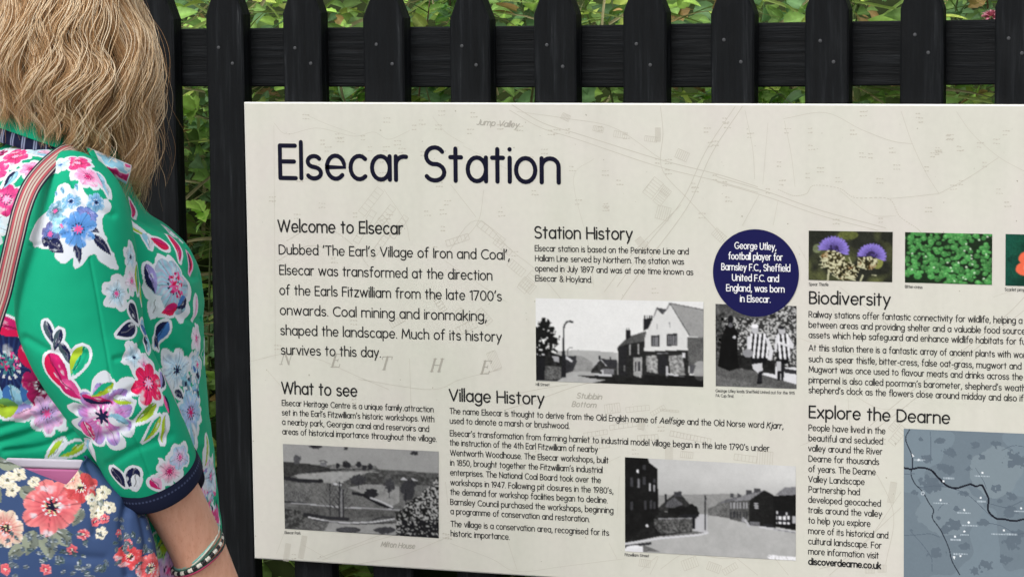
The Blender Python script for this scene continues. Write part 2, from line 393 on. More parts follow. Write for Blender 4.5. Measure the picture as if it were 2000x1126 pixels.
# ---- a round-ended monoline alphabet: each stroke a centre line, capital height 1
def l_(*p): return [tuple(map(float, q)) for q in p]
def a_(cx, cy, rx, ry, a0, a1):
    n = max(3, int(abs(a1 - a0) / 18))
    return [(cx + rx * math.cos(math.radians(a0 + (a1 - a0) * i / n)), cy + ry * math.sin(math.radians(a0 + (a1 - a0) * i / n))) for i in range(n + 1)]
B, XH, CH, HA, DE = .05, .69, .95, 1.05, -.25
MI = (B + XH) / 2; RV = (XH - B) / 2
DOT = lambda x, y: [(x, y), (x, y + .004)]
BOWL = a_(.23, MI, .23, RV, 0, 360)
G = {
 'a': (.46, [BOWL, l_((.46, XH), (.46, B))]), 'b': (.46, [l_((0, HA), (0, B)), BOWL]),
 'c': (.40, [a_(.23, MI, .23, RV, 48, 312)]), 'd': (.46, [BOWL, l_((.46, HA), (.46, B))]),
 'e': (.46, [l_((.01, MI), (.46, MI)) + a_(.23, MI, .23, RV, 0, 318)]),
 'f': (.30, [a_(.29, HA - .17, .17, .17, 80, 180) + l_((.12, B)), l_((0, XH), (.27, XH))]),
 'g': (.46, [BOWL, l_((.46, XH), (.46, -.03)) + a_(.23, -.03, .23, .22, 0, -148)]),
 'h': (.42, [l_((0, HA), (0, B)), a_(.21, XH - .22, .21, .22, 180, 0) + l_((.42, B))]),
 'i': (0, [l_((0, XH), (0, B)), DOT(0, .92)]),
 'j': (.10, [l_((.10, XH), (.10, -.10)) + a_(-.02, -.10, .12, .14, 0, -80), DOT(.10, .92)]),
 'k': (.38, [l_((0, HA), (0, B)), l_((.35, XH), (0, .29)), l_((.12, .41), (.38, B))]),
 'l': (0, [l_((0, HA), (0, B))]),
 'm': (.76, [l_((0, XH), (0, B)), a_(.19, XH - .2, .19, .2, 180, 0) + l_((.38, B)), a_(.57, XH - .2, .19, .2, 180, 0) + l_((.76, B))]),
 'n': (.42, [l_((0, XH), (0, B)), a_(.21, XH - .22, .21, .22, 180, 0) + l_((.42, B))]),
 'o': (.48, [a_(.24, MI, .24, RV, 0, 360)]),
 'p': (.46, [l_((0, XH), (0, DE)), BOWL]), 'q': (.46, [BOWL, l_((.46, XH), (.46, DE))]),
 'r': (.26, [l_((0, XH), (0, B)), a_(.21, XH - .22, .21, .22, 180, 75)]),
 's': (.36, [a_(.18, .52, .165, .15, 32, 250) + a_(.18, .205, .18, .155, 72, -150)]),
 't': (.28, [l_((.13, .92), (.13, B)), l_((0, XH), (.27, XH))]),
 'u': (.42, [l_((.42, XH), (.42, B)), l_((0, XH)) + a_(.21, B + .22, .21, .22, 180, 360)]),
 'v': (.42, [l_((0, XH), (.21, B)), l_((.42, XH), (.21, B))]),
 'w': (.68, [l_((0, XH), (.17, B)), l_((.34, XH), (.17, B)), l_((.34, XH), (.51, B)), l_((.68, XH), (.51, B))]),
 'x': (.40, [l_((0, XH), (.40, B)), l_((.40, XH), (0, B))]),
 'y': (.42, [l_((0, XH), (.21, B)), l_((.42, XH), (.08, DE))]),
 'z': (.38, [l_((0, XH), (.38, XH)), l_((.38, XH), (0, B)), l_((0, B), (.38, B))]),
 'A': (.64, [l_((0, B), (.32, CH)), l_((.32, CH), (.64, B)), l_((.11, .33), (.53, .33))]),
 'B': (.46, [l_((0, CH), (0, B)), l_((0, CH), (.22, CH)) + a_(.22, .73, .2, .22, 90, -90) + l_((0, .51)), l_((.2, .51)) + a_(.22, .28, .24, .23, 90, -90) + l_((0, B))]),
 'C': (.60, [a_(.38, .5, .38, .45, 52, 308)]),
 'D': (.58, [l_((0, CH), (0, B)), l_((0, CH), (.18, CH)) + a_(.18, .5, .40, .45, 90, -90) + l_((0, B))]),
 'E': (.40, [l_((.40, CH), (0, CH)), l_((0, CH), (0, B)), l_((0, B), (.41, B)), l_((0, .51), (.37, .51))]),
 'F': (.40, [l_((.40, CH), (0, CH)), l_((0, CH), (0, B)), l_((0, .51), (.36, .51))]),
 'G': (.70, [a_(.38, .5, .38, .45, 50, 352) + l_((.44, .44))]),
 'H': (.56, [l_((0, CH), (0, B)), l_((.56, CH), (.56, B)), l_((0, .51), (.56, .51))]),
 'I': (0, [l_((0, CH), (0, B))]),
 'J': (.32, [l_((.32, CH), (.32, .24)) + a_(.15, .24, .17, .19, 0, -150)]),
 'K': (.50, [l_((0, CH), (0, B)), l_((.47, CH), (0, .45)), l_((.14, .58), (.50, B))]),
 'L': (.40, [l_((0, CH), (0, B)), l_((0, B), (.40, B))]),
 'M': (.72, [l_((0, B), (.08, CH)), l_((.08, CH), (.36, .25)), l_((.64, CH), (.36, .25)), l_((.64, CH), (.72, B))]),
 'N': (.56, [l_((0, B), (0, CH)), l_((0, CH), (.56, B)), l_((.56, B), (.56, CH))]),
 'O': (.74, [a_(.37, .5, .37, .45, 0, 360)]),
 'P': (.46, [l_((0, CH), (0, B)), l_((0, CH), (.22, CH)) + a_(.22, .70, .24, .25, 90, -90) + l_((0, .45))]),
 'R': (.50, [l_((0, CH), (0, B)), l_((0, CH), (.22, CH)) + a_(.22, .71, .24, .24, 90, -90) + l_((0, .47)), l_((.2, .47), (.50, B))]),
 'S': (.48, [a_(.24, .72, .22, .23, 30, 255) + a_(.24, .275, .24, .225, 75, -150)]),
 'T': (.52, [l_((0, CH), (.52, CH)), l_((.26, CH), (.26, B))]),
 'U': (.54, [l_((0, CH)) + a_(.27, B + .29, .27, .29, 180, 360) + l_((.54, CH))]),
 'V': (.60, [l_((0, CH), (.30, B)), l_((.60, CH), (.30, B))]),
 'W': (.92, [l_((0, CH), (.23, B)), l_((.46, CH), (.23, B)), l_((.46, CH), (.69, B)), l_((.92, CH), (.69, B))]),
 'Y': (.52, [l_((0, CH), (.26, .48)), l_((.52, CH), (.26, .48)), l_((.26, .48), (.26, B))]),
 '0': (.50, [a_(.25, .5, .25, .45, 0, 360)]),
 '1': (.18, [l_((0, .84), (.18, CH)), l_((.18, CH), (.18, B))]),
 '4': (.50, [l_((.36, B), (.36, CH)), l_((.36, CH), (0, .28)), l_((0, .28), (.50, .28))]),
 '5': (.46, [l_((.42, CH), (.10, CH)), l_((.10, CH), (.05, .53)), l_((.05, .53)) + a_(.2, .33, .26, .28, 100, -130)]),
 '7': (.46, [l_((0, CH), (.46, CH)), l_((.46, CH), (.13, B))]),
 '8': (.46, [a_(.23, .735, .19, .215, 0, 360), a_(.23, .285, .23, .235, 0, 360)]),
 '9': (.46, [a_(.23, .67, .23, .28, 0, 360), l_((.45, .60), (.16, B))]),
 '.': (.02, [DOT(.01, B + .01)]), ',': (.08, [l_((.07, .10), (0, -.13))]),
 '\u2019': (.07, [l_((.07, 1.0), (0, .78))]), '\u2018': (.07, [l_((.07, 1.0), (0, .78))]), "'": (.06, [l_((.05, 1.0), (.01, .78))]),
 '-': (.22, [l_((0, .36), (.22, .36))]),
 '&': (.56, [l_((.56, B), (.14, .70)) + a_(.25, .78, .14, .17, 215, -40) + l_((.09, .42)) + a_(.22, .26, .20, .21, 140, 330) + l_((.52, .42))]),
}
GAP, SPACE = 0.158, 0.34

def stroke_mesh(mb, pts, rad, y, caps):
    pts = np.array(pts, float)
    keep = [0]
    for i in range(1, len(pts)):
        if np.linalg.norm(pts[i] - pts[keep[-1]]) > rad * 0.02: keep.append(i)
    pts = pts[keep]
    if len(pts) == 1: pts = np.vstack([pts, pts + [rad * .05, 0]])
    d = np.diff(pts, axis=0); d /= np.linalg.norm(d, axis=1)[:, None]
    closed = np.linalg.norm(pts[0] - pts[-1]) < rad * .5 and len(pts) > 6
    nd = np.vstack([d[:1], (d[:-1] + d[1:]), d[-1:]])
    if closed: nd[0] = nd[-1] = d[0] + d[-1]
    nd /= np.linalg.norm(nd, axis=1)[:, None]
    nm = np.stack([-nd[:, 1], nd[:, 0]], 1)
    n = len(pts)
    v = [(p[0], y, p[1]) for p in pts + nm * rad] + [(p[0], y, p[1]) for p in pts - nm * rad]
    f = [(i, n + i, n + i + 1, i + 1) for i in range(n - 1)]
    if not closed:
        for end, sgn in ((0, -1), (n - 1, 1)):
            base = math.atan2(nm[end][1], nm[end][0])
            k = len(v); idx = []
            for j in range(1, caps):
                t = base - sgn * math.pi * j / caps
                v.append((pts[end][0] + rad * math.cos(t), y, pts[end][1] + rad * math.sin(t))); idx.append(k + j - 1)
            loop = [end] + idx + [n + end]
            f.append(tuple(loop[::-1]) if sgn > 0 else tuple(loop))
    mb.add(v, f)

def measure(text):
    w = 0; first = True; it = False
    for ch in text:
        if ch == '*': continue
        if ch == ' ': w += SPACE; continue
        if not first: w += GAP if True else 0
        w += G[ch][0]; first = False
    return w

def text_line(mb, text, p0, p1, cap, y, wt=0.052, caps=4, italic=0.0):
    """Writes one line from its left end p0 to its right end p1 (points of the panel, x and z)."""
    p0, p1 = np.array(p0), np.array(p1)
    L = np.linalg.norm(p1 - p0); d = (p1 - p0) / L; up = np.array([-d[1], d[0]])
    r = wt * cap
    sx = (L - 2 * r) / measure(text)
    x = r; first = True; it = italic; k = 0
    for ch in text:
        if ch == '*': it = 0.22 - it; continue
        if ch == ' ': x += SPACE * sx; continue
        if not first: x += GAP * sx
        w, strokes = G[ch]
        for s in strokes:
            q = [p0 + d * (x + px * sx + it * (py - .3) * cap) + up * (py * cap) for px, py in s]
            stroke_mesh(mb, q, r, y - 8e-6 * (k % 6), caps); k += 1
        x += w * sx; first = False

INK, _n, _l, _b = new_mat("black_ink", tuple(lin(42, 42, 43)), 0.55, 0.1)
NAVY, _n, _l, _b = new_mat("navy_ink", tuple(lin(20, 20, 40)), 0.5, 0.1)
ROUND, _n, _l, _b = new_mat("dark_blue_ink", tuple(lin(24, 24, 78)), 0.5, 0.12)
WHITE, _n, _l, _b = new_mat("white_ink", tuple(lin(238, 238, 242)), 0.45, 0.3)
GREYINK, _n, _l, _b = new_mat("grey_caption_ink", tuple(lin(92, 92, 90)), 0.5, 0.3)

def px_h(px, py, h):
    """A height of h photo pixels near a point of the panel, in metres."""
    return bpt(px, py)[1] - bpt(px, py + h)[1]

def write(name, lines, cap, mat=None, wt=0.06, y=BOARD_Y - 0.0005, parent=None, caps=4, **props):
    mb = MB()
    for s, (x0, y0), (x1, y1) in lines:
        text_line(mb, s, bpt(x0, y0), bpt(x1, y1), px_h(x0, y0 - cap / 2, cap), y, wt, caps)
    return mb.build(name, mat or INK, parent or sign, **props)

write("title_lettering", [("Elsecar Station", (543.9, 350.8), (1095.6, 360))], 70, NAVY, 0.061, caps=8)
write("heading_lettering", [("Welcome to Elsecar", (542.2, 453.0), (788, 458.2))], 24.4, wt=.066, caps=6)
write("heading_lettering", [("Station History", (1043.4, 465.6), (1236.5, 468.8))], 24.4, wt=.066, caps=6)
write("heading_lettering", [("What to see", (549.5, 768.4), (698.5, 774.5))], 23.8, wt=.066, caps=6)
write("heading_lettering", [("Village History", (876.6, 782.7), (1064, 790.2))], 24.2, wt=.066, caps=6)
write("heading_lettering", [("Biodiversity", (1580, 593.1), (1740, 597.2))], 24.8, wt=.066, caps=6)
write("heading_lettering", [("Explore the Dearne", (1579.4, 815.5), (1856, 827.6))], 24.6, wt=.066, caps=6)
write("paragraph_lettering", [
    ("Dubbed \u2018The Earl\u2019s Village of Iron and Coal\u2019,", (544.5, 496.5), (996.2, 507.5)),
    ("Elsecar was transformed at the direction", (545.5, 536.2), (962, 547.5)),
    ("of the Earls Fitzwilliam from the late 1700\u2019s", (545.7, 575.5), (980.5, 588)),
    ("onwards. Coal mining and ironmaking,", (546.7, 614.5), (951.2, 627)),
    ("shaped the landscape. Much of its history", (547.5, 653.7), (980.7, 667)),
    ("survives to this day.", (548.7, 692), (744.5, 697.8))], 19.4, caps=5)
write("paragraph_lettering", [
    ("Elsecar Heritage Centre is a unique family attraction", (550.5, 791.5), (847.2, 804.6)),
    ("set in the Earl\u2019s Fitzwilliam\u2019s historic workshops. With", (550.5, 810.2), (848.6, 823.8)),
    ("a nearby park, Georgian canal and reservoirs and", (551, 828.6), (838.4, 842.7)),
    ("areas of historical importance throughout the village.", (551.4, 847.4), (853.3, 862.2))], 11.6, wt=0.064)
write("paragraph_lettering", [
    ("The name Elsecar is thought to derive from the Old English name of *Aelfsige* and the Old Norse word *Kjarr*,", (878, 807.6), (1530.4, 837)),
    ("used to denote a marsh or brushwood.", (878.5, 826.5), (1112.5, 836.8)),
    ("Elsecar\u2019s transformation from farming hamlet to industrial model village began in the late 1790\u2019s under", (878.5, 850.8), (1503, 881)),
    ("the instruction of the 4th Earl Fitzwilliam of nearby", (878.5, 869.2), (1168.2, 882.8)),
    ("Wentworth Woodhouse. The Elsecar workshops, built", (878.9, 889), (1189, 904)),
    ("in 1850, brought together the Fitzwilliam\u2019s industrial", (879.3, 908.1), (1177.2, 923)),
    ("enterprises. The National Coal Board took over the", (879.3, 927.4), (1174.1, 942.7)),
    ("workshops in 1947. Following pit closures in the 1980\u2019s,", (879.4, 946.8), (1198.4, 963.4)),
    ("the demand for workshop facilities began to decline.", (879.4, 965.2), (1187.2, 981.9)),
    ("Barnsley Council purchased the workshops, beginning", (879.4, 984.6), (1198.4, 1001.7)),
    ("a programme of conservation and restoration.", (879.8, 1003), (1152, 1018.6)),
    ("The village is a conservation area, recognised for its", (880.2, 1027.4), (1189.8, 1045.4)),
    ("historic importance.", (880.2, 1046.3), (995.9, 1053.4))], 11.9, wt=0.064)
write("paragraph_lettering", [
    ("Elsecar station is based on the Penistone Line and", (1044.4, 490.3), (1345.4, 497)),
    ("Hallam Line served by Northern. The station was", (1044.9, 509.8), (1336.4, 516.6)),
    ("opened in July 1897 and was at one time known as", (1044.9, 529.5), (1354.4, 537.1)),
    ("Elsecar & Hoyland.", (1045.3, 548.8), (1156.9, 552))], 11.9, wt=0.064)
write("paragraph_lettering", [
    ("Railway stations offer fantastic connectivity for wildlife, helping a", (1579.2, 619.5), (1997, 632)),
    ("between areas and providing shelter and a valuable food source", (1579.2, 639.6), (2003, 652.6)),
    ("assets which help safeguard and enhance wildlife habitats for fu", (1579.2, 659.5), (2004, 673)),
    ("At this station there is a fantastic array of ancient plants with wor", (1579.2, 684.6), (2004, 698.9)),
    ("such as spear thistle, bitter-cress, false oat-grass, mugwort and", (1579.2, 706.3), (1995.2, 721.2)),
    ("Mugwort was once used to flavour meats and drinks across the", (1579.2, 726.4), (1998, 742)),
    ("pimpernel is also called poorman\u2019s barometer, shepherd\u2019s weath", (1579.2, 747.2), (2004, 763.8)),
    ("shepherd\u2019s clock as the flowers close around midday and also if", (1579.2, 766.8), (1999.3, 783.6))], 12.6, wt=0.063)
write("paragraph_lettering", [
    ("People have lived in the", (1579, 840.3), (1729.6, 847.2)),
    ("beautiful and secluded", (1579, 860.5), (1725, 867.4)),
    ("valley around the River", (1578.4, 880.5), (1723.5, 887.2)),
    ("Dearne for thousands", (1579, 900.6), (1717.3, 907.2)),
    ("of years. The Dearne", (1579, 920.6), (1710.6, 927.2)),
    ("Valley Landscape", (1578.4, 940.6), (1689, 946.4)),
    ("Partnership had", (1579, 960.7), (1679.8, 966.2)),
    ("developed geocached", (1578.4, 980.5), (1720.7, 988.7)),
    ("trails around the valley", (1577.8, 1000.8), (1722.9, 1008.9)),
    ("to help you explore", (1578.4, 1021), (1700.4, 1028)),
    ("more of its historical and", (1578.4, 1041.4), (1735.1, 1050.8)),
    ("cultural landscape. For", (1578.4, 1061.6), (1722, 1070.3)),
    ("more information visit", (1578.4, 1081.4), (1716.7, 1090))], 12.6, wt=0.063)
write("web_address_lettering", [("discoverdearne.co.uk", (1578.4, 1101.3), (1721.3, 1110.1))], 12.6, wt=0.1)

cap_kw = dict(mat=GREYINK, wt=0.075, caps=3)
write("caption_lettering", [("Hill Street", (1046.7, 752.6), (1073.7, 753.4))], 5.6, **cap_kw)
write("caption_lettering", [("George Utley leads Sheffield United out for the 1915", (1397.6, 765), (1552.6, 769.8)), ("FA Cup final.", (1398, 774.4), (1433.5, 775.6))], 5.8, **cap_kw)
write("caption_lettering", [("Elsecar Park", (556, 1041.4), (587.6, 1042.8))], 5.4, **cap_kw)
write("caption_lettering", [("Fitzwilliam Street", (1220.2, 1084.6), (1268.2, 1087.2))], 5.8, **cap_kw)
write("caption_lettering", [("Spear Thistle", (1579.8, 557.4), (1618.3, 558.3))], 6, **cap_kw)
write("caption_lettering", [("Bitter-cress", (1767.5, 562.2), (1802, 563.3))], 6, **cap_kw)
write("caption_lettering", [("Scarlet pimpernel", (1962.2, 567.6), (2018, 569.2))], 6, **cap_kw)

# ---- the dark blue roundel
rc = bpt(1476.2, 532.8); rr = abs(bpt(1476, 447.6)[1] - bpt(1476, 618)[1]) / 2
disc = [(rc[0] + rr * math.cos(2 * math.pi * i / 96), BOARD_Y - 0.0012, rc[1] + rr * math.sin(2 * math.pi * i / 96)) for i in range(96)]
rnd = mesh_obj("roundel", disc, [tuple(range(96))], ROUND, sign)
write("roundel_lettering", [
    ("George Utley,", (1434.6, 485.4), (1517, 488.4)), ("football player for", (1422.8, 506), (1529.2, 508.8)),
    ("Barnsley F.C., Sheffield", (1409, 526.9), (1544.2, 530.4)), ("United F.C. and", (1430, 548), (1522, 550.4)),
    ("England, was born", (1418.6, 568), (1533, 571)), ("in Elsecar.", (1445.6, 589), (1505.8, 590.8))],
    13.6, WHITE, 0.069, y=BOARD_Y - 0.0017, parent=rnd)

# ---- the faint old map printed behind the words
MAPINK, _n, _l, _b = new_mat("faint_map_ink", tuple(lin(194, 189, 177)), 0.5, 0.3)
MAPINK2, _n, _l, _b = new_mat("map_name_ink", tuple(lin(172, 168, 158)), 0.5, 0.3)
mp = MB(); mk = [0]
def mline(pts, w=0.9, dash=None):
    P = [bpt(x, y) for x, y in pts]
    r = w * 0.00044
    if dash:
        Q = catmull(np.array(P), len(P) * 14) if len(P) > 2 else np.linspace(P[0], P[1], 40)
        acc = 0
        for i in range(0, len(Q) - 1, 2):
            stroke_mesh(mp, [Q[i], Q[i + 1]], r, BOARD_Y - 0.0001 - 4e-6 * (mk[0] % 40), 2); mk[0] += 1
        return
    if len(P) > 2: P = list(catmull(np.array(P), len(P) * 5))
    stroke_mesh(mp, P, r, BOARD_Y - 0.0001 - 4e-6 * (mk[0] % 40), 2); mk[0] += 1
def hatch(x, y, w, h, ang, n=6, s=0.7):
    """A building block of the old map: an outline filled with fine hatching."""
    c, q = math.cos(math.radians(ang)), math.sin(math.radians(ang))
    tr = lambda u, v: (x + u * c - v * q, y + u * q + v * c)
    for a, b in (((0, 0), (w, 0)), ((w, 0), (w, h)), ((w, h), (0, h)), ((0, h), (0, 0))): mline([tr(*a), tr(*b)], s)
    for i in range(1, n): mline([tr(w * i / n, 0), tr(w * i / n, h)], s)
mrng = random.Random(11)
for pts, w in [
    ([(535, 240), (560, 262), (620, 250), (690, 266), (730, 258), (760, 272), (800, 255)], .7),
    ([(600, 225), (640, 243), (695, 262)], .6), ([(845, 228), (870, 258), (905, 280)], .6), ([(905, 285), (990, 330)], .5),
    ([(750, 370), (790, 430), (800, 470)], .7), ([(880, 360), (930, 424)], .8), ([(945, 370), (935, 430), (905, 470)], .7),
    ([(870, 500), (930, 430), (1000, 490), (1050, 530), (1110, 600)], .8), ([(870, 510), (990, 590)], .6),
    ([(1000, 205), (1060, 240), (1130, 262), (1290, 312), (1400, 340), (1480, 365)], 1.2), ([(995, 215), (1055, 249), (1130, 273), (1285, 325), (1395, 352), (1480, 376)], 1.0),
    ([(1010, 218), (1110, 232), (1200, 250), (1290, 310)], .7), ([(1290, 208), (1295, 260), (1293, 330), (1345, 390), (1400, 450), (1420, 480)], .9),
    ([(1450, 208), (1390, 300), (1345, 400), (1280, 490), (1230, 560), (1190, 620)], 1.1), ([(1436, 208), (1378, 296), (1332, 392), (1262, 480), (1205, 560)], 1.0),
    ([(1330, 400), (1240, 490), (1180, 570)], .8), ([(1160, 560), (1150, 480), (1120, 350), (1160, 310)], .5),
    ([(1400, 345), (1500, 375), (1600, 410), (1730, 445)], 1.2), ([(1400, 355), (1500, 385), (1600, 420), (1715, 450)], 1.0),
    ([(1530, 232), (1612, 220), (1680, 252), (1740, 275), (1782, 281)], .7), ([(1532, 236), (1545, 300), (1553, 365)], .6), ([(1760, 217), (1782, 281), (1810, 340), (1834, 378)], .7),
    ([(1834, 378), (1890, 348), (1950, 308)], .7), ([(1868, 218), (1900, 262), (1950, 306), (2000, 334), (2050, 360)], .6), ([(1735, 388), (1780, 384), (1834, 378)], .6),
    ([(1640, 372), (1700, 418), (1750, 422)], .6), ([(1455, 215), (1470, 290), (1474, 350)], .6), ([(1500, 240), (1495, 300), (1490, 360)], .5),
    ([(1483, 380), (1450, 440)], .6), ([(1520, 390), (1510, 440)], .5),
    ([(535, 245), (538, 700)], .5), ([(560, 470), (620, 440), (680, 470), (720, 520)], .7), ([(540, 510), (600, 480), (660, 490)], .6),
    ([(490, 705), (560, 690), (620, 700), (700, 735), (760, 760)], .6), ([(520, 720), (550, 755)], .6), ([(700, 740), (840, 760), (900, 740), (980, 720)], .6), ([(800, 700), (803, 800)], .6),
    ([(620, 1090), (700, 1060), (760, 1040), (860, 1030)], .7), ([(630, 1092), (710, 1062), (770, 1044)], .6), ([(700, 1100), (780, 1085), (850, 1058), (890, 1040)], .6),
    ([(555, 1040), (540, 1080)], .6), ([(880, 1060), (960, 1090), (1010, 1115), (1100, 1105), (1220, 1090)], .6), ([(990, 1050), (1010, 1112)], .6), ([(590, 1062), (640, 1090)], .5),
    ([(985, 800), (1050, 780), (1120, 755), (1180, 740)], 1.0), ([(1000, 770), (1060, 758), (1110, 750)], .8), ([(1600, 720), (1700, 790), (1760, 800)], .6),
    ([(1560, 480), (1640, 640), (1660, 830)], .5), ([(1700, 830), (1760, 780), (1860, 700), (1960, 620), (2010, 570)], 1.0), ([(1712, 836), (1772, 790), (1872, 708), (1972, 628), (2020, 590)], .9),
    ([(1730, 1100), (1745, 1000), (1700, 900), (1690, 850)], .8), ([(1600, 1110), (1650, 1090), (1760, 990)], .8), ([(1620, 1122), (1690, 1060), (1760, 960)], .7), ([(1562, 870), (1640, 840), (1700, 835)], .5),
    ([(1940, 580), (1990, 560), (2040, 520)], .5), ([(1640, 560), (1740, 640), (1770, 690), (1850, 740)], .6), ([(1562, 660), (1600, 672), (1760, 716)], .5), ([(1180, 905), (1212, 890)], .5),
    ([(1290, 1110), (1340, 1080), (1420, 1090), (1500, 1075)], .7), ([(1250, 1115), (1285, 1085), (1270, 1120)], .6), ([(1440, 1090), (1480, 1122)], .7), ([(1510, 1085), (1540, 1122)], .7),
    ([(870, 940), (875, 985)], .5), ([(1210, 930), (1205, 1010)], .4), ([(1190, 1060), (1205, 1090)], .5)]:
    mline(pts, w)
mline([(1520, 370), (1550, 382), (1575, 378), (1590, 362), (1640, 368), (1670, 386), (1735, 388), (1757, 422), (1790, 445), (1800, 455)], 1.3, dash=True)
for a in [(700, 412, 60, 16, -52), (730, 440, 52, 14, -52), (748, 420, 40, 12, 55), (690, 470, 70, 12, -60), (720, 500, 60, 12, -55), (760, 460, 50, 12, -55), (870, 470, 46, 12, -18),
          (1255, 375, 38, 22, -52), (1275, 392, 30, 18, -52), (1295, 360, 22, 14, 40), (1286, 400, 26, 26, 15), (940, 430, 60, 14, 38), (970, 465, 40, 12, 38), (1000, 505, 36, 16, 40), (1025, 540, 30, 20, 40),
          (850, 570, 40, 12, 55), (900, 600, 30, 14, 55), (940, 600, 34, 16, 48), (890, 640, 40, 16, -25), (760, 630, 30, 12, -30), (950, 690, 18, 36, -22), (1010, 560, 44, 20, -48), (1090, 540, 30, 16, -48), (1240, 470, 14, 30, -38),
          (1180, 790, 30, 18, -8), (1222, 795, 46, 10, -6), (1190, 830, 54, 9, -8), (1245, 850, 40, 10, -4), (1310, 840, 40, 10, 12), (1350, 848, 40, 10, 12), (1300, 872, 14, 30, 0), (1330, 880, 24, 12, 6), (1435, 885, 44, 12, 8), (1480, 880, 30, 26, 4),
          (1270, 805, 30, 8, -30), (1140, 845, 46, 9, -9), (1150, 865, 40, 12, -6), (1250, 815, 12, 22, 12), (1290, 798, 36, 3, 5),
          (558, 1060, 10, 34, 8), (590, 1045, 10, 44, 10), (1385, 1095, 26, 16, 20), (1330, 1095, 30, 20, -20), (1250, 1090, 22, 14, 10), (1410, 1112, 30, 12, -30), (1735, 835, 30, 12, -48), (1735, 860, 40, 16, -50), (1740, 940, 12, 40, 10), (1690, 1104, 18, 14, 0), (1715, 1102, 16, 14, 0),
          (1100, 220, 16, 12, 25), (1160, 245, 20, 10, 14), (1200, 255, 26, 12, 10), (1260, 265, 24, 10, 8), (1280, 250, 10, 26, 0), (1325, 290, 24, 18, 24), (1400, 445, 26, 16, 42)]:
    hatch(*a)
for i in range(150):                                             # the field numbers of the old survey, a few tiny marks each
    x, y = mrng.uniform(520, 1980), mrng.uniform(215, 1085)
    if mrng.random() < .5: y = mrng.uniform(215, 430)
    for r in range(2):
        for k in range(mrng.randint(2, 3)):
            mline([(x + k * 5, y + r * 8), (x + k * 5 + 2.6, y + r * 8 + mrng.uniform(-1, 1))], mrng.uniform(1.2, 2.4))
mp.build("old_map_print", MAPINK, sign)
# place names of the old map in slanted lettering with thick stems
nm = None
def serif(ch, x, y, s):
    S = lambda u, v: bpt(x + (u + .28 * v) * s, y - v * s)
    th, thn = .062 * s * .00088 * 1.25, .02 * s * .00088 * 1.25
    T_ = {'N': ([((.08, 0), (.08, 1), 0), ((.08, 1), (.68, 0), 1), ((.68, 0), (.68, 1), 0), ((-.05, 0), (.2, 0), 0), ((.58, 1), (.8, 1), 0)]),
          'E': ([((.12, 0), (.12, 1), 1), ((0, 1), (.62, 1), 0), ((0, 0), (.66, 0), 0), ((.12, .52), (.42, .52), 0), ((.62, 1), (.62, .8), 0), ((.66, 0), (.66, .22), 0), ((.42, .62), (.42, .42), 0)]),
          'T': ([((.36, 0), (.36, 1), 1), ((0, 1), (.74, 1), 0), ((.22, 0), (.5, 0), 0), ((0, 1), (0, .78), 0), ((.74, 1), (.74, .78), 0)]),
          'H': ([((.12, 0), (.12, 1), 1), ((.68, 0), (.68, 1), 1), ((.12, .5), (.68, .5), 0), ((0, 0), (.26, 0), 0), ((0, 1), (.26, 1), 0), ((.55, 0), (.82, 0), 0), ((.55, 1), (.82, 1), 0)])}
    for a, b, t in T_[ch]:
        stroke_mesh(nm, [S(*a), S(*b)], th if t else thn, BOARD_Y - 0.0003 - 4e-6 * (mk[0] % 20), 2); mk[0] += 1
for ch, x, y in (("N", 547, 711), ("E", 646, 716), ("T", 741, 721), ("H", 840, 725), ("E", 938, 729)): nm = MB(); serif(ch, x, y, 25); nm.build("map_name_lettering", MAPINK2, sign)
nm = MB(); text_line(nm, "Jump Valley", bpt(931, 244), bpt(1014, 250), px_h(931, 244, 12), BOARD_Y - .0003, .07, 2, .3); nm.build("map_name_lettering", MAPINK2, sign)
nm = MB(); text_line(nm, "Stubbin", bpt(1126, 777), bpt(1176, 780), px_h(1126, 777, 11), BOARD_Y - .0003, .075, 2, .3); nm.build("map_name_lettering", MAPINK2, sign)
nm = MB(); text_line(nm, "Bottom", bpt(1117, 793.5), bpt(1165, 796), px_h(1117, 793, 11), BOARD_Y - .0003, .075, 2, .3); nm.build("map_name_lettering", MAPINK2, sign)
nm = MB(); text_line(nm, "Milton House", bpt(744, 1067), bpt(811, 1071), px_h(744, 1067, 11), BOARD_Y - .0003, .07, 2, .3); nm.build("map_name_lettering", MAPINK2, sign)

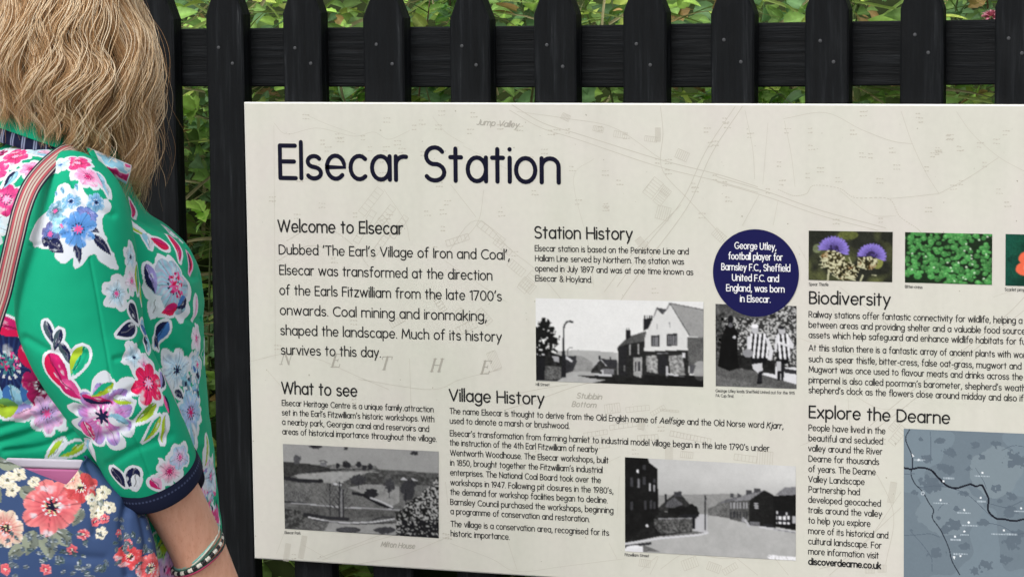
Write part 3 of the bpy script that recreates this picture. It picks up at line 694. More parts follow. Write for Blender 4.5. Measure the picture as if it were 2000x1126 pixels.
# ---- the photographs: flat prints painted on a fine grid, coordinates as read from enlargements of each print
PRINT = col_mat("photo_print", 0.5, 0.08)
class Pic:
    def __init__(s, name, quad, zx, zy, zs, nx, ny, label, y=BOARD_Y - 0.0007):
        s.zx, s.zy, s.zs, s.name, s.label = zx, zy, zs, name, label
        u, v = np.meshgrid(np.linspace(0, 1, nx), np.linspace(0, 1, ny))
        q = [np.array(p, float) for p in quad]                   # TL TR BR BL, photo pixels
        P = [bpt(*p) for p in q]
        bl = lambda K: (K[0][None, None] * ((1 - u) * (1 - v))[..., None] + K[1][None, None] * (u * (1 - v))[..., None] + K[2][None, None] * (u * v)[..., None] + K[3][None, None] * ((1 - u) * v)[..., None])
        W = bl(P); Z = bl(q)
        s.V = np.stack([W[..., 0], np.full(u.shape, y), W[..., 1]], -1).reshape(-1, 3)
        s.x = ((Z[..., 0] - zx) * zs).ravel(); s.y = ((Z[..., 1] - zy) * zs).ravel()
        s.u, s.v = u.ravel(), v.ravel()
        s.nx = nx; s.soft, s.grain, s.plain = 1, True, False; s.c = np.zeros((s.x.size, 3)); s.F = grid_faces(ny, nx, False)
        s.n = lambda k, seed=0, o=3: fnoise(np.stack([s.x / k, s.y / k], 1), seed, o)
    def fill(s, m, col, a=1.0):
        col = np.asarray(col, float)
        if col.ndim == 0: col = np.full(3, float(col))
        a = np.where(m, a, 0.0)[:, None] if not np.isscalar(m) else a
        s.c = s.c * (1 - a) + col * a
    def g(s, m, grey, a=1.0): s.fill(m, lin(grey, grey, grey + 4) if np.isscalar(grey) else np.stack([((grey / 255) ** 2.2)] * 3, 1), a)
    def poly(s, pts, grey, a=1.0): s.g(in_poly(s.x, s.y, pts), grey, a)
    def polyc(s, pts, col, a=1.0): s.fill(in_poly(s.x, s.y, pts), col, a)
    def ell(s, cx, cy, rx, ry): return ((s.x - cx) / rx) ** 2 + ((s.y - cy) / ry) ** 2 < 1
    def line(s, pts, w):
        m = np.zeros(s.x.shape, bool)
        for (x0, y0), (x1, y1) in zip(pts, pts[1:]):
            dx, dy = x1 - x0, y1 - y0; t = np.clip(((s.x - x0) * dx + (s.y - y0) * dy) / (dx * dx + dy * dy + 1e-9), 0, 1)
            m |= (s.x - x0 - t * dx) ** 2 + (s.y - y0 - t * dy) ** 2 < (w / 2) ** 2
        return m
    def blob(s, cx, cy, rx, ry, k, seed, edge=.5):
        d = ((s.x - cx) / rx) ** 2 + ((s.y - cy) / ry) ** 2
        return d + edge * s.n(k, seed) < 1 - edge * .3
    def done(s):
        ny = int(round(len(s.c) / s.nx)); G_ = s.c.reshape(ny, s.nx, 3)
        for _ in range(s.soft):                                  # the softness of an enlarged old print
            G_ = (np.concatenate([G_[:, :1], G_[:, :-1]], 1) + 2 * G_ + np.concatenate([G_[:, 1:], G_[:, -1:]], 1)) / 4
            G_ = (np.concatenate([G_[:1], G_[:-1]], 0) + 2 * G_ + np.concatenate([G_[1:], G_[-1:]], 0)) / 4
        c = G_.reshape(-1, 3); lum = c.mean(1); k = s.zs
        am = np.clip((.40 - lum) / .30, .10, .85) * (.12 if s.plain else 1)
        w = 1 + am * (.36 * s.n(2.2 * k, 71, 2) + .26 * s.n(5 * k, 72, 2) + .16 * s.n(16 * k, 73, 2) + .22 * s.n(34 * k, 74, 2))
        if not s.plain: c = np.clip(c, 0, 1) ** 1.16 * 1.04
        s.c = c * np.clip(w, .35, 1.8)[:, None] + (.003 if s.grain else 0)
        mesh_obj(s.name, s.V, s.F, PRINT, sign, colors=np.clip(s.c, 0, 1), label=s.label)

# Hill Street
p = Pic("street_photograph", [(1046.2, 581.7), (1374.2, 588.9), (1373.8, 755), (1047.5, 742.8)], 1030, 570, 5.5556, 240, 124, "black and white photograph of a street with a gabled shop")
p.g(p.x > -1e9, 226 + 3 * p.n(300))
p.poly([(330, 640), (560, 625), (800, 640), (985, 655), (1000, 900), (330, 900)], 178 + 8 * p.n(60, 2))
p.poly([(330, 680), (600, 690), (720, 760), (720, 900), (330, 900)], 150 + 14 * p.n(30, 5))
p.poly([(80, 960), (480, 860), (700, 860), (1000, 905), (1920, 920), (1920, 1040), (80, 970)], 176 + 10 * p.n(60, 3))
p.poly([(540, 900), (700, 905), (1000, 890), (1920, 900), (1920, 1040), (720, 985), (860, 950), (700, 935)], 42 + 10 * p.n(50, 4))
p.poly([(700, 880), (930, 890), (930, 915), (800, 910)], 200)
p.poly([(700, 850), (800, 720), (980, 730), (990, 900), (700, 875)], 62 + 26 * p.n(24, 6))
p.poly([(795, 725), (985, 735), (985, 820), (880, 810)], 60); p.poly([(820, 830), (950, 830), (950, 890), (840, 890)], 128)
p.g(p.line([(735, 800), (800, 722), (870, 800)], 9), 190); p.poly([(785, 690), (805, 690), (805, 730), (785, 730)], 50); p.poly([(905, 700), (918, 700), (918, 730), (905, 730)], 60)
p.g(p.line([(815, 850), (830, 850), (830, 885)], 18), 205)
# left side: tree, gateposts, cottages
p.poly([(350, 690), (540, 690), (545, 760), (500, 860), (350, 900)], 62); p.poly([(430, 690), (500, 740), (490, 760), (420, 720)], 205)
p.poly([(90, 640), (240, 640), (400, 700), (400, 920), (330, 965), (90, 960)], 48 + 26 * p.n(26, 7)); p.poly([(190, 800), (370, 810), (380, 940), (190, 950)], 105 + 50 * p.n(16, 8))
p.poly([(95, 690), (195, 690), (195, 950), (95, 955)], 34); p.g(p.blob(160, 655, 75, 32, 40, 3, .25), 205); p.poly([(270, 690), (350, 700), (350, 760), (300, 750)], 170)
m = (p.blob(190, 520, 165, 210, 40, 9, .8) | p.blob(110, 560, 80, 190, 40, 12, .6) | p.blob(190, 330, 70, 70, 30, 13, .7)) & (p.n(26, 33, 2) > -.42)
p.g(m, 34 + 14 * p.n(12, 14))
p.g(p.line([(400, 920), (400, 400), (412, 350), (440, 320), (480, 315)], 20), 52); p.g(p.line([(455, 318), (500, 322)], 20), 48)
p.g(p.line([(445, 680), (448, 620), (462, 603), (495, 602)], 8), 70); p.poly([(380, 640), (420, 640), (430, 920), (375, 930)], 44)
# terrace of dark houses
p.poly([(990, 590), (1110, 480), (1300, 420), (1300, 560), (1000, 600)], 92 + 10 * p.n(30, 15)); p.poly([(990, 595), (1100, 560), (1280, 530), (1280, 900), (1260, 930), (1000, 920)], 50 + 14 * p.n(14, 16))
for q in ([(1075, 410), (1135, 410), (1135, 490), (1075, 520)], [(1265, 285), (1370, 285), (1330, 390), (1265, 425)]): p.poly(q, 40)
for x in (1282, 1310, 1336, 1360): p.g(p.line([(x, 255), (x, 290)], 12), 46)
for x in (1090, 1112): p.g(p.line([(x, 393), (x, 420)], 10), 46)
for q in ([(1115, 570), (1135, 568), (1135, 680), (1115, 680)], [(1205, 560), (1222, 558), (1222, 670), (1205, 670)], [(1160, 710), (1250, 705), (1250, 930), (1160, 900)], [(1060, 790), (1075, 790), (1075, 860), (1060, 860)]): p.poly(q, 165 + 40 * p.n(9, 17))
p.poly([(1175, 750), (1190, 750), (1190, 860), (1175, 860)], 60); p.poly([(1210, 750), (1238, 750), (1238, 860), (1210, 860)], 70); p.poly([(1000, 600), (1090, 585), (1090, 900), (1000, 905)], 44, .6)
# gabled shop
p.poly([(1380, 260), (1410, 170), (1520, 185), (1550, 118), (1915, 190), (1915, 490), (1760, 480), (1560, 140), (1480, 250)], 150 + 6 * p.n(40, 18))
p.poly([(1410, 170), (1520, 188), (1470, 245)], 90); p.poly([(1560, 135), (1915, 200), (1915, 480), (1760, 465)], 158 + 8 * p.n(20, 19))
p.poly([(1285, 500), (1300, 440), (1420, 190), (1470, 240), (1510, 235), (1550, 140), (1740, 440), (1745, 620), (1280, 635)], 214 + 4 * p.n(60, 20))
p.g(p.line([(1380, 270), (1415, 170), (1515, 190), (1552, 120), (1760, 460)], 8), 90); p.g(p.line([(1550, 118), (1915, 190)], 8), 60)
p.poly([(1350, 470), (1440, 465), (1440, 590), (1350, 590)], 40); p.poly([(1520, 455), (1630, 445), (1630, 580), (1520, 585)], 40)
for x in (1378, 1402, 1424): p.poly([(x - 9, 485), (x + 8, 485), (x + 8, 580), (x - 9, 580)], 130)
for x in (1540, 1566, 1592, 1616): p.poly([(x - 9, 468), (x + 8, 466), (x + 8, 572), (x - 9, 572)], 130)
p.g(p.line([(1415, 350), (1418, 400)], 10) | p.line([(1550, 330), (1553, 380)], 10), 150)
p.poly([(1740, 490), (1915, 490), (1915, 830), (1750, 800)], 104 + 10 * p.n(12, 21)); p.poly([(1280, 640), (1745, 625), (1760, 900), (1540, 900), (1270, 900)], 52 + 8 * p.n(20, 22))
p.poly([(1300, 690), (1415, 685), (1425, 880), (1305, 860)], 150 + 75 * p.n(16, 23)); p.poly([(1540, 690), (1690, 680), (1715, 900), (1560, 885)], 150 + 75 * p.n(16, 24)); p.poly([(1435, 690), (1530, 690), (1530, 880), (1440, 880)], 46)
p.poly([(1690, 660), (1715, 660), (1715, 710), (1690, 710)], 210); p.g(p.line([(1530, 885), (1700, 915)], 14), 215); p.poly([(1515, 800), (1535, 800), (1530, 930), (1512, 930)], 190); p.g(p.line([(1420, 665), (1530, 660)], 12), 120)
p.g(p.blob(1880, 850, 80, 110, 60, 4, .1), 165 + 8 * p.n(50, 25)); p.poly([(1765, 790), (1830, 790), (1800, 890), (1760, 880)], 95); p.poly([(1280, 900), (1920, 910), (1920, 1040), (1280, 1010)], 34 + 8 * p.n(30, 26), .85)
p.done()

# Utley photograph
p = Pic("football_photograph", [(1397.6, 593), (1555.8, 597.2), (1555.8, 758.6), (1398.2, 752.9)], 1380, 430, 3.128, 130, 132, "black and white photograph of two footballers in striped shirts beside a crowd")
t = p.n(9, 1, 2)
p.g(p.x > -1e9, np.where(t > .12, 185, 62) + 30 * p.n(14, 2))
p.poly([(50, 505), (200, 520), (420, 600), (50, 590)], 96 + 30 * p.n(12, 3)); p.poly([(50, 590), (110, 560), (120, 900), (50, 880)], 60 + 70 * p.n(14, 4), .8)
p.poly([(50, 880), (200, 910), (550, 950), (550, 1030), (50, 1015)], 110 + 16 * p.n(10, 5)); p.poly([(50, 850), (140, 880), (330, 930), (560, 1020), (550, 1030), (300, 1000), (50, 940)], 96 + 14 * p.n(8, 6), .7)
p.poly([(340, 940), (420, 890), (550, 900), (550, 1000)], 218); p.poly([(470, 900), (550, 915), (550, 940), (480, 930)], 60)
p.poly([(120, 640), (165, 630), (195, 690), (190, 800), (205, 900), (140, 920), (70, 890), (90, 720)], 22 + 8 * p.n(20, 7)); p.g(p.ell(148, 605, 18, 26), 26); p.g(p.ell(148, 640, 14, 14), 110)
p.g(p.ell(172, 712, 10, 8), 200)
p.poly([(190, 820), (330, 830), (420, 860), (420, 940), (200, 900)], 42 + 18 * p.n(16, 8))
def shirt(x0, x1, y0, y1, lean):
    pts = [(x0, y0 + 20), (x0 + 20, y0), (x1 - 25, y0), (x1, y0 + 30), (x1 - 10, y1), (x0 + 18, y1)]
    m = in_poly(p.x, p.y, pts); st = np.sin((p.x + lean * (p.y - y0)) / 27 * 2 * math.pi) > 0
    p.g(m & st, 228); p.g(m & ~st, 26)
shirt(252, 385, 690, 840, .1); shirt(420, 520, 690, 845, -.1)
for q in ([(355, 700), (385, 730), (410, 800), (395, 855), (375, 850), (385, 800)], [(250, 710), (275, 700), (262, 790), (250, 800)], [(500, 700), (535, 760), (530, 785), (450, 755), (455, 740), (505, 760)], [(425, 700), (440, 700), (430, 800), (415, 800)]): p.poly(q, 214)
p.g(p.ell(297, 665, 21, 28), 190); p.g(p.ell(297, 645, 22, 12), 235); p.g(p.ell(462, 675, 20, 22), 185); p.g(p.ell(460, 655, 19, 10), 40)
p.poly([(275, 840), (370, 838), (365, 875), (280, 880)], 22); p.poly([(420, 845), (505, 845), (500, 875), (425, 880)], 20)
p.poly([(280, 878), (340, 870), (345, 915), (320, 935), (285, 905)], 205); p.poly([(318, 925), (345, 915), (340, 985), (310, 985)], 40); p.poly([(430, 860), (455, 860), (455, 930), (432, 940)], 190)
p.poly([(432, 920), (455, 920), (452, 975), (435, 975)], 34); p.poly([(455, 880), (480, 880), (472, 975), (455, 975)], 42); p.g(p.ell(255, 810, 32, 26), 150); p.g(p.ell(325, 990, 20, 8), 26)
p.done()

# Elsecar Park
p = Pic("park_photograph", [(552.7, 865.9), (857.1, 880.8), (857.1, 1049.6), (556.8, 1031.3)], 540, 850, 5.3606, 230, 128, "black and white photograph of a park with bare trees")
p.g(p.x > -1e9, 158 + 5 * p.n(90)); p.poly([(60, 300), (400, 300), (1700, 390), (1710, 1100), (60, 1000)], 108 + 14 * p.n(50, 1))
p.poly([(1000, 355), (1300, 370), (1710, 395), (1710, 520), (1000, 500)], 92 + 26 * p.n(26, 2))
p.poly([(60, 270), (330, 290), (600, 340), (700, 360), (480, 380), (240, 395), (60, 470)], 66 + 18 * p.n(22, 3)); p.g(p.blob(220, 250, 45, 55, 20, 4, .6), 92)
p.g(p.line([(460, 265), (500, 258), (540, 275)], 9), 60); p.poly([(470, 275), (530, 275), (530, 325), (470, 320)], 120); p.poly([(560, 300), (1050, 310), (1080, 365), (560, 345)], 122 + 36 * p.n(18, 5))
for x, y, r in ((730, 300, 36), (760, 310, 30), (870, 300, 34), (990, 320, 30), (650, 310, 26), (930, 330, 30)): p.g(p.blob(x, y, r, r * 1.1, 16, int(x), .6), 52)
p.poly([(190, 410), (600, 375), (1000, 370), (1080, 380), (960, 480), (500, 500), (240, 450)], 160 + 16 * p.n(40, 6)); p.g(p.line([(80, 440), (260, 470), (480, 475)], 40), 46); p.g(p.line([(330, 378), (560, 350), (1080, 352)], 8), 44)
p.poly([(700, 480), (980, 380), (1710, 450), (1710, 520), (1100, 500), (800, 530)], 84 + 40 * p.n(26, 7)); p.poly([(760, 540), (960, 505), (1290, 530), (1290, 700), (1200, 740), (1000, 640)], 150 + 14 * p.n(26, 8))
p.poly([(80, 495), (560, 490), (800, 580), (1200, 750), (700, 760), (80, 690)], 116 + 12 * p.n(26, 9))
p.g(p.blob(870, 460, 90, 60, 20, 10, .6), 70); p.g(p.line([(870, 480), (872, 550)], 10), 40); p.g(p.blob(1000, 600, 80, 55, 22, 11, .6), 46); p.g(p.blob(1190, 520, 60, 80, 16, 12, .8), 70); p.g(p.line([(1190, 520), (1190, 650)], 9), 40)
p.g(p.line([(810, 600), (920, 620), (1100, 720), (1220, 755)], 30), 40); p.g(p.line([(1000, 650), (1110, 690), (1220, 745)], 18), 190); p.g(p.line([(610, 505), (680, 515)], 20), 200)
p.g(p.blob(1380, 560, 90, 120, 26, 13, .7), 62); p.poly([(1300, 460), (1340, 430), (1380, 465)], 190); p.poly([(1410, 435), (1490, 470), (1440, 470)], 190); p.g(p.line([(1360, 560), (1362, 780)], 9), 40)
p.g(p.line([(160, 700), (700, 748), (1210, 768), (1460, 800)], 9), 186); p.g(p.line([(80, 690), (300, 705)], 12), 40); p.poly([(80, 740), (560, 750), (1200, 790), (1450, 830), (1200, 870), (700, 850), (300, 850)], 98 + 14 * p.n(26, 14))
for x, top, b in ((570, 500, 830), (668, 480, 880), (708, 560, 870)):
    p.g(p.line([(x, b), (x, top)], 14 if x > 600 else 8), 44)
    for k in range(9):
        q = top + (b - top) * k / 14; s = 1 if k % 2 else -1
        p.g(p.line([(x, q + 90), (x + s * (30 + 9 * k), q - 10)], 5), 62)
p.g(p.line([(690, 560), (690, 860)], 18), 150, .6)
p.poly([(80, 760), (250, 780), (360, 840), (300, 900), (200, 970), (80, 970)], 86 + 60 * p.n(18, 15)); p.g(p.line([(340, 850), (560, 895), (760, 910), (1000, 905), (1240, 870)], 12), 204); p.g(p.line([(400, 880), (800, 930), (1240, 905)], 9), 40)
p.g(p.line([(300, 820), (560, 860), (760, 870)], 34), 52); p.g(p.line([(1020, 880), (1120, 850), (1240, 850)], 14), 60); p.poly([(1240, 790), (1450, 800), (1450, 900), (1300, 890)], 60 + 20 * p.n(20, 16))
p.poly([(560, 905), (800, 930), (1250, 920), (1280, 1040), (500, 1000)], 156 + 10 * p.n(40, 17)); p.g(p.ell(760, 985, 130, 32), 60 + 20 * p.n(12, 18)[0]); p.g(p.ell(760, 985, 112, 24), 84)
p.poly([(200, 960), (360, 880), (560, 900), (520, 990)], 104 + 40 * p.n(14, 19)); p.g(p.blob(1150, 990, 120, 40, 24, 20, .5), 70)
for k in range(14): p.g(p.line([(140 + 14 * k, 700), (70 + 24 * k, 560 + 9 * (k % 4))], 4), 70)
m = (p.x > 1260) & (p.y > 520 + (1600 - p.x) * .9 + 60 * p.n(60, 21)); p.g(m, np.where(p.n(15, 22, 2) > .1, 172, 38) + 24 * p.n(10, 23)); m = (p.x > 1300) & (p.y > 880); p.g(m & (p.n(16, 24, 2) < .18), 34)
for x, y, r in ((420, 115, 70), (1450, 185, 50), (735, 130, 24)): p.g(p.blob(x, y, r, 24, 14, int(x), .9), 60)
p.done()

# Fitzwilliam Street
p = Pic("village_photograph", [(1220.8, 891.9), (1554.3, 909.6), (1554.3, 1093.5), (1221.2, 1075.1)], 1210, 880, 4.894, 240, 136, "black and white photograph of a bend in a road with a lamp post")
p.g(p.x > -1e9, 196 + 6 * p.n(140) + 18 * np.clip(p.x / 1700 - .3, 0, 1) - 20 * np.clip((p.y - 250) / 200, 0, 1)); p.poly([(300, 420), (560, 415), (860, 410), (1000, 405), (1500, 440), (1700, 640), (700, 640), (300, 600)], 150 + 8 * p.n(40, 1))
p.poly([(50, 900), (700, 800), (860, 620), (930, 615), (1350, 720), (1700, 780), (1700, 1060), (50, 970)], 178 + 8 * p.n(60, 2)); p.poly([(50, 905), (260, 905), (400, 960), (50, 960)], 120 + 10 * p.n(40, 3))
p.poly([(400, 800), (700, 760), (860, 780), (760, 810), (440, 830)], 112 + 10 * p.n(14, 4)); p.poly([(740, 600), (850, 600), (850, 780), (720, 760)], 190)
p.poly([(380, 540), (440, 480), (530, 410), (600, 415), (690, 520), (690, 560), (380, 580)], 60 + 14 * p.n(24, 5)); p.poly([(525, 385), (600, 385), (600, 440), (525, 430)], 74); p.g(p.line([(448, 415), (448, 490)], 20), 40); p.poly([(470, 480), (530, 440), (610, 500), (600, 550), (440, 530)], 102)
p.g(p.blob(600, 590, 170, 70, 40, 6, .4) | p.blob(700, 560, 60, 60, 26, 7, .4), 34 + 10 * p.n(16, 8)); p.poly([(370, 640), (640, 600), (750, 600), (750, 640), (690, 660)], 40)
p.poly([(50, 640), (380, 560), (700, 650), (705, 770), (400, 810), (50, 880)], 44 + 14 * p.n(30, 9)); m = in_poly(p.x, p.y, [(340, 650), (705, 640), (705, 768), (400, 790), (340, 720)]); p.g(m, 92 + 50 * p.n(13, 10, 2)); p.g(p.line([(380, 645), (700, 640)], 9), 150); p.poly([(705, 620), (735, 620), (735, 740), (705, 740)], 34)
p.poly([(50, 50), (275, 64), (290, 110), (370, 170), (380, 600), (250, 720), (50, 880)], 34 + 9 * p.n(40, 11))
for x, y, h, w in ((120, 250, 90, 30), (185, 260, 90, 26), (240, 245, 70, 26), (295, 300, 80, 18), (340, 320, 70, 14), (120, 480, 80, 30), (250, 470, 90, 20), (305, 470, 80, 18), (340, 260, 40, 20), (340, 480, 70, 16), (240, 130, 50, 30)):
    p.poly([(x - w / 2, y), (x + w / 2, y), (x + w / 2, y + h), (x - w / 2, y + h)], 72)
p.poly([(286, 310), (304, 310), (304, 380), (286, 380)], 190); p.poly([(332, 320), (346, 320), (346, 385), (332, 385)], 160); p.g(p.ell(177, 190, 11, 18), 225); p.g(p.ell(268, 712, 12, 12), 220); p.poly([(178, 260), (192, 260), (190, 350), (176, 350)], 130)
p.g(p.line([(55, 885), (400, 830), (760, 800), (850, 780)], 20), 208); p.g(p.line([(55, 910), (300, 880)], 26), 60)
p.g(p.line([(829, 750), (829, 470)], 15), 52); p.poly([(818, 440), (842, 440), (838, 475), (822, 475)], 80); p.g(p.line([(829, 425), (829, 440)], 10), 60)
p.poly([(855, 545), (930, 520), (950, 500), (1060, 480), (1060, 640), (860, 610)], 112 + 30 * p.n(16, 12)); p.poly([(945, 500), (1030, 460), (1150, 430), (1120, 480)], 110)
p.poly([(1060, 480), (1240, 440), (1390, 370), (1480, 420), (1480, 720), (1230, 690), (1060, 650)], 90 + 20 * p.n(16, 13)); p.poly([(1095, 480), (1230, 400), (1390, 372), (1250, 465)], 138); p.poly([(1250, 465), (1390, 372), (1480, 420), (1500, 740), (1240, 700)], 40 + 8 * p.n(20, 14))
for x in (1075, 1105, 1135, 1165, 1195, 1225): p.poly([(x - 8, 490), (x + 8, 486), (x + 8, 545), (x - 8, 550)], 160); p.poly([(x - 8, 575), (x + 8, 573), (x + 8, 640), (x - 8, 640)], 60 if x % 2 else 150)
for q in ([(1065, 405), (1100, 405), (1100, 440), (1065, 445)], [(1135, 400), (1170, 415), (1170, 440), (1135, 445)], [(1220, 370), (1275, 375), (1275, 405), (1220, 420)], [(1290, 355), (1355, 355), (1355, 385), (1290, 400)]): p.poly(q, 82)
p.poly([(1490, 420), (1580, 345), (1700, 340), (1700, 420)], 132); p.poly([(1480, 425), (1700, 415), (1700, 760), (1480, 720)], 32 + 6 * p.n(30, 15)); p.poly([(1500, 570), (1640, 570), (1640, 700), (1500, 690)], 34)
m = in_poly(p.x, p.y, [(1505, 600), (1640, 615), (1640, 700), (1505, 690)]); p.g(m & (np.sin(p.x / 6.4) > -.2) & (np.sin(p.y / 9) > -.3), 224); p.g(p.ell(1512, 585, 9, 13) | p.ell(1600, 597, 9, 13), 210); p.poly([(1655, 620), (1690, 620), (1690, 690), (1655, 690)], 180)
p.g(p.line([(1300, 500), (1330, 500)], 10) | p.line([(1300, 520), (1330, 522)], 10) | p.line([(1300, 540), (1330, 543)], 8), 180); p.g(p.ell(1190, 655, 16, 30), 150); p.g(p.line([(1210, 660), (1250, 715)], 20), 190); p.poly([(1250, 670), (1350, 680), (1350, 720), (1260, 710)], 120); p.poly([(1380, 690), (1470, 700), (1470, 730), (1390, 725)], 46)
p.g(p.line([(1350, 725), (1700, 775)], 20), 200); p.g(p.line([(1480, 745), (1700, 780)], 10), 140)
p.g(p.blob(145, 925, 90, 26, 30, 17, .2), 232); p.poly([(50, 925), (230, 930), (230, 980), (50, 975)], 225); p.g(p.line([(1440, 1010), (1530, 1020), (1700, 1030)], 44) & (p.n(9, 18, 2) > -.3), 236)
p.done()

# spear thistle, bitter-cress, scarlet pimpernel
p = Pic("thistle_photograph", [(1579.8, 450.2), (1743.7, 452.7), (1742.6, 550.6), (1579.4, 546.2)], 1560, 430, 4.5455, 150, 92, "colour photograph of two purple thistles")
t = p.n(140, 1, 2); p.fill(p.x > -1e9, lin(52, 55, 42)); p.c = lin(50, 52, 44) + np.clip(t, 0, 1)[:, None] * lin(130, 135, 80) * .8
p.fill(p.ell(440, 130, 90, 40), lin(120, 128, 70), .6); p.fill(p.ell(165, 250, 40, 40), lin(132, 140, 108), .7); p.fill(p.ell(700, 370, 50, 60), lin(160, 165, 95), .7)
for cx, cy, rx, ry, hx, hy, hr in ((310, 360, 120, 110, 310, 235, 135), (420, 450, 120, 90, 0, 0, 0), (615, 370, 95, 75, 650, 290, 125)):
    m = p.blob(cx, cy, rx, ry, 26, int(cx), .35); k = p.n(15, 40, 2); p.fill(m, lin(96, 88, 56)); p.fill(m & (k > .12), lin(205, 202, 172)); p.fill(m & (k < -.22), lin(40, 38, 24)); p.fill(m & (p.n(60, 77) > .3), lin(140, 100, 56), .5)
    if hr:
        a = np.arctan2(-(p.y - hy - 30), p.x - hx); d = np.hypot(p.x - hx, (p.y - hy - 30) * 1.12)
        rim = hr * (1 + .10 * np.sin(a * 43) * np.sin(a * 17)); m = (d < rim) & (a > -.35) & (a < 3.5)
        st = .5 + .5 * np.sin(a * 60 + 3 * np.sin(a * 11)); s_ = np.clip(d / hr, 0, 1)
        p.fill(m, (lin(72, 58, 120)[None] * (1 - s_[:, None]) + lin(158, 142, 222)[None] * s_[:, None]) * (.7 + .45 * st[:, None])); p.fill(m & (d < hr * .42) & (p.n(18, 9) > -.1), lin(44, 34, 66), .8)
for x0, y0, x1, y1 in ((190, 320, 240, 380), (180, 390, 250, 400), (200, 420, 260, 410), (530, 330, 575, 380), (520, 410, 580, 420), (450, 330, 480, 400), (530, 460, 470, 440), (270, 440, 260, 530), (570, 490, 550, 540), (650, 485, 690, 488), (300, 480, 360, 520), (420, 500, 500, 530), (700, 360, 660, 400)): p.fill(p.line([(x0, y0), (x1, y1)], 7 if y1 < 525 else 16), lin(190, 190, 160))
p.done()
p = Pic("cress_photograph", [(1767.9, 453.1), (1938, 456.8), (1937.3, 555.8), (1767.5, 551)], 1560, 430, 4.5455, 150, 92, "colour photograph of green cress leaves")
p.fill(p.x > -1e9, lin(34, 52, 34)); rr_ = random.Random(5)
for k in range(330):
    x, y = rr_.uniform(940, 1720), rr_.uniform(105, 570)
    if y > 500 and x < 1300 and rr_.random() < .85: continue
    if rr_.random() < .3 and x < 1040 and y < 260: continue
    b = rr_.uniform(.55, 1.12); r = rr_.uniform(12, 34); p.fill(p.blob(x, y, r, r * .8, 12, k, .4), lin(90, 160, 92) * b); p.fill(p.ell(x - r * .2, y - r * .25, r * .35, r * .25), lin(140, 195, 130) * b, .7)
for k in range(24): p.fill(p.ell(rr_.uniform(960, 1710), rr_.uniform(110, 540), 9, 8), lin(212, 232, 206), .8)
p.done()
p = Pic("pimpernel_photograph", [(1964.1, 456.8), (2130, 460.4), (2130, 561.2), (1963.7, 557.2)], 1560, 430, 4.5455, 150, 92, "colour photograph of an orange pimpernel flower")
p.c = lin(24, 78, 56)[None] * (1 + .5 * p.n(120, 1)[:, None]) + lin(10, 50, 60)[None] * np.clip((2150 - p.x) / 300, 0, 1)[:, None] * .6
for k in range(5):
    a = math.radians(160 + 72 * k); p.fill(p.blob(2090 + 85 * math.cos(a), 400 + 85 * math.sin(a), 85, 62, 60, k, .15), lin(232, 118, 88)); p.fill(p.ell(2090 + 60 * math.cos(a), 400 + 60 * math.sin(a), 40, 30), lin(240, 150, 120), .7)
p.fill(p.ell(2090, 400, 22, 22), lin(150, 50, 90)); p.done()

# map of the valley
p = Pic("valley_map", [(1765.3, 836.2), (2160, 852.8), (2160, 1142), (1765.3, 1128)], 1560, 780, 3.2545, 330, 240, "grey blue map of the valley with a dark river line")
p.fill(p.x > -1e9, lin(112, 126, 137)); p.fill(p.n(240, 3, 2) > .12, lin(120, 135, 146)); p.fill(p.blob(1260, 450, 170, 170, 90, 1, .4), lin(127, 141, 150)); p.fill(p.blob(980, 700, 230, 160, 90, 2, .4), lin(123, 137, 147))
mr = random.Random(8)
for x, y, r in ((780, 250, 18), (900, 262, 30), (965, 330, 44), (965, 440, 40), (1090, 365, 24), (1125, 285, 26), (1255, 285, 34), (1170, 360, 22), (910, 420, 30), (845, 530, 70), (1270, 560, 32), (1360, 610, 34), (1390, 380, 70), (1360, 710, 44), (990, 790, 50), (940, 820, 36), (1180, 780, 34), (1370, 900, 60), (1400, 850, 40), (880, 970, 50), (1320, 1010, 40), (1190, 1050, 44), (1060, 930, 30), (1130, 1090, 40), (740, 590, 28), (1080, 440, 24), (1050, 590, 30), (1010, 690, 22), (820, 370, 30), (890, 750, 16), (715, 830, 12), (1290, 640, 16)):
    p.fill(p.blob(x, y, r * 1.2, r * .85, 21, int(x + y), 1.15), lin(98, 111, 123))
for pts in ([(670, 860), (760, 855), (840, 850), (900, 870)], [(720, 840), (800, 930), (850, 1010), (850, 1090)], [(840, 200), (845, 300), (840, 400)], [(760, 555), (900, 545), (1010, 570), (1080, 600), (1150, 660), (1230, 740)], [(890, 700), (920, 665), (960, 655)], [(1130, 430), (1180, 510), (1200, 560)], [(1230, 660), (1330, 680), (1430, 640)], [(670, 470), (740, 468)], [(1300, 320), (1380, 290), (1500, 310)], [(1210, 780), (1300, 800), (1400, 850), (1500, 820)]):
    p.fill(p.line([tuple(q) for q in catmull(np.array(pts, float), 24)], 3.6), lin(86, 98, 112))
p.fill(p.line([tuple(q) for q in catmull(np.array([(705, 190), (680, 250), (720, 350), (725, 420), (715, 470), (740, 530), (790, 580), (830, 650), (862, 700), (855, 750), (910, 830), (960, 940), (980, 1020), (1030, 1110)], float), 60)], 6.5), lin(40, 46, 58))
p.fill(p.line([tuple(q) for q in catmull(np.array([(665, 430), (720, 438), (780, 428), (845, 445), (880, 480), (915, 515), (950, 545), (1005, 560), (1060, 545), (1100, 535), (1135, 548), (1170, 540), (1195, 580), (1215, 630), (1212, 700), (1260, 750), (1310, 755), (1375, 768), (1430, 758), (1520, 740)], float), 90)], 12), lin(22, 24, 36))
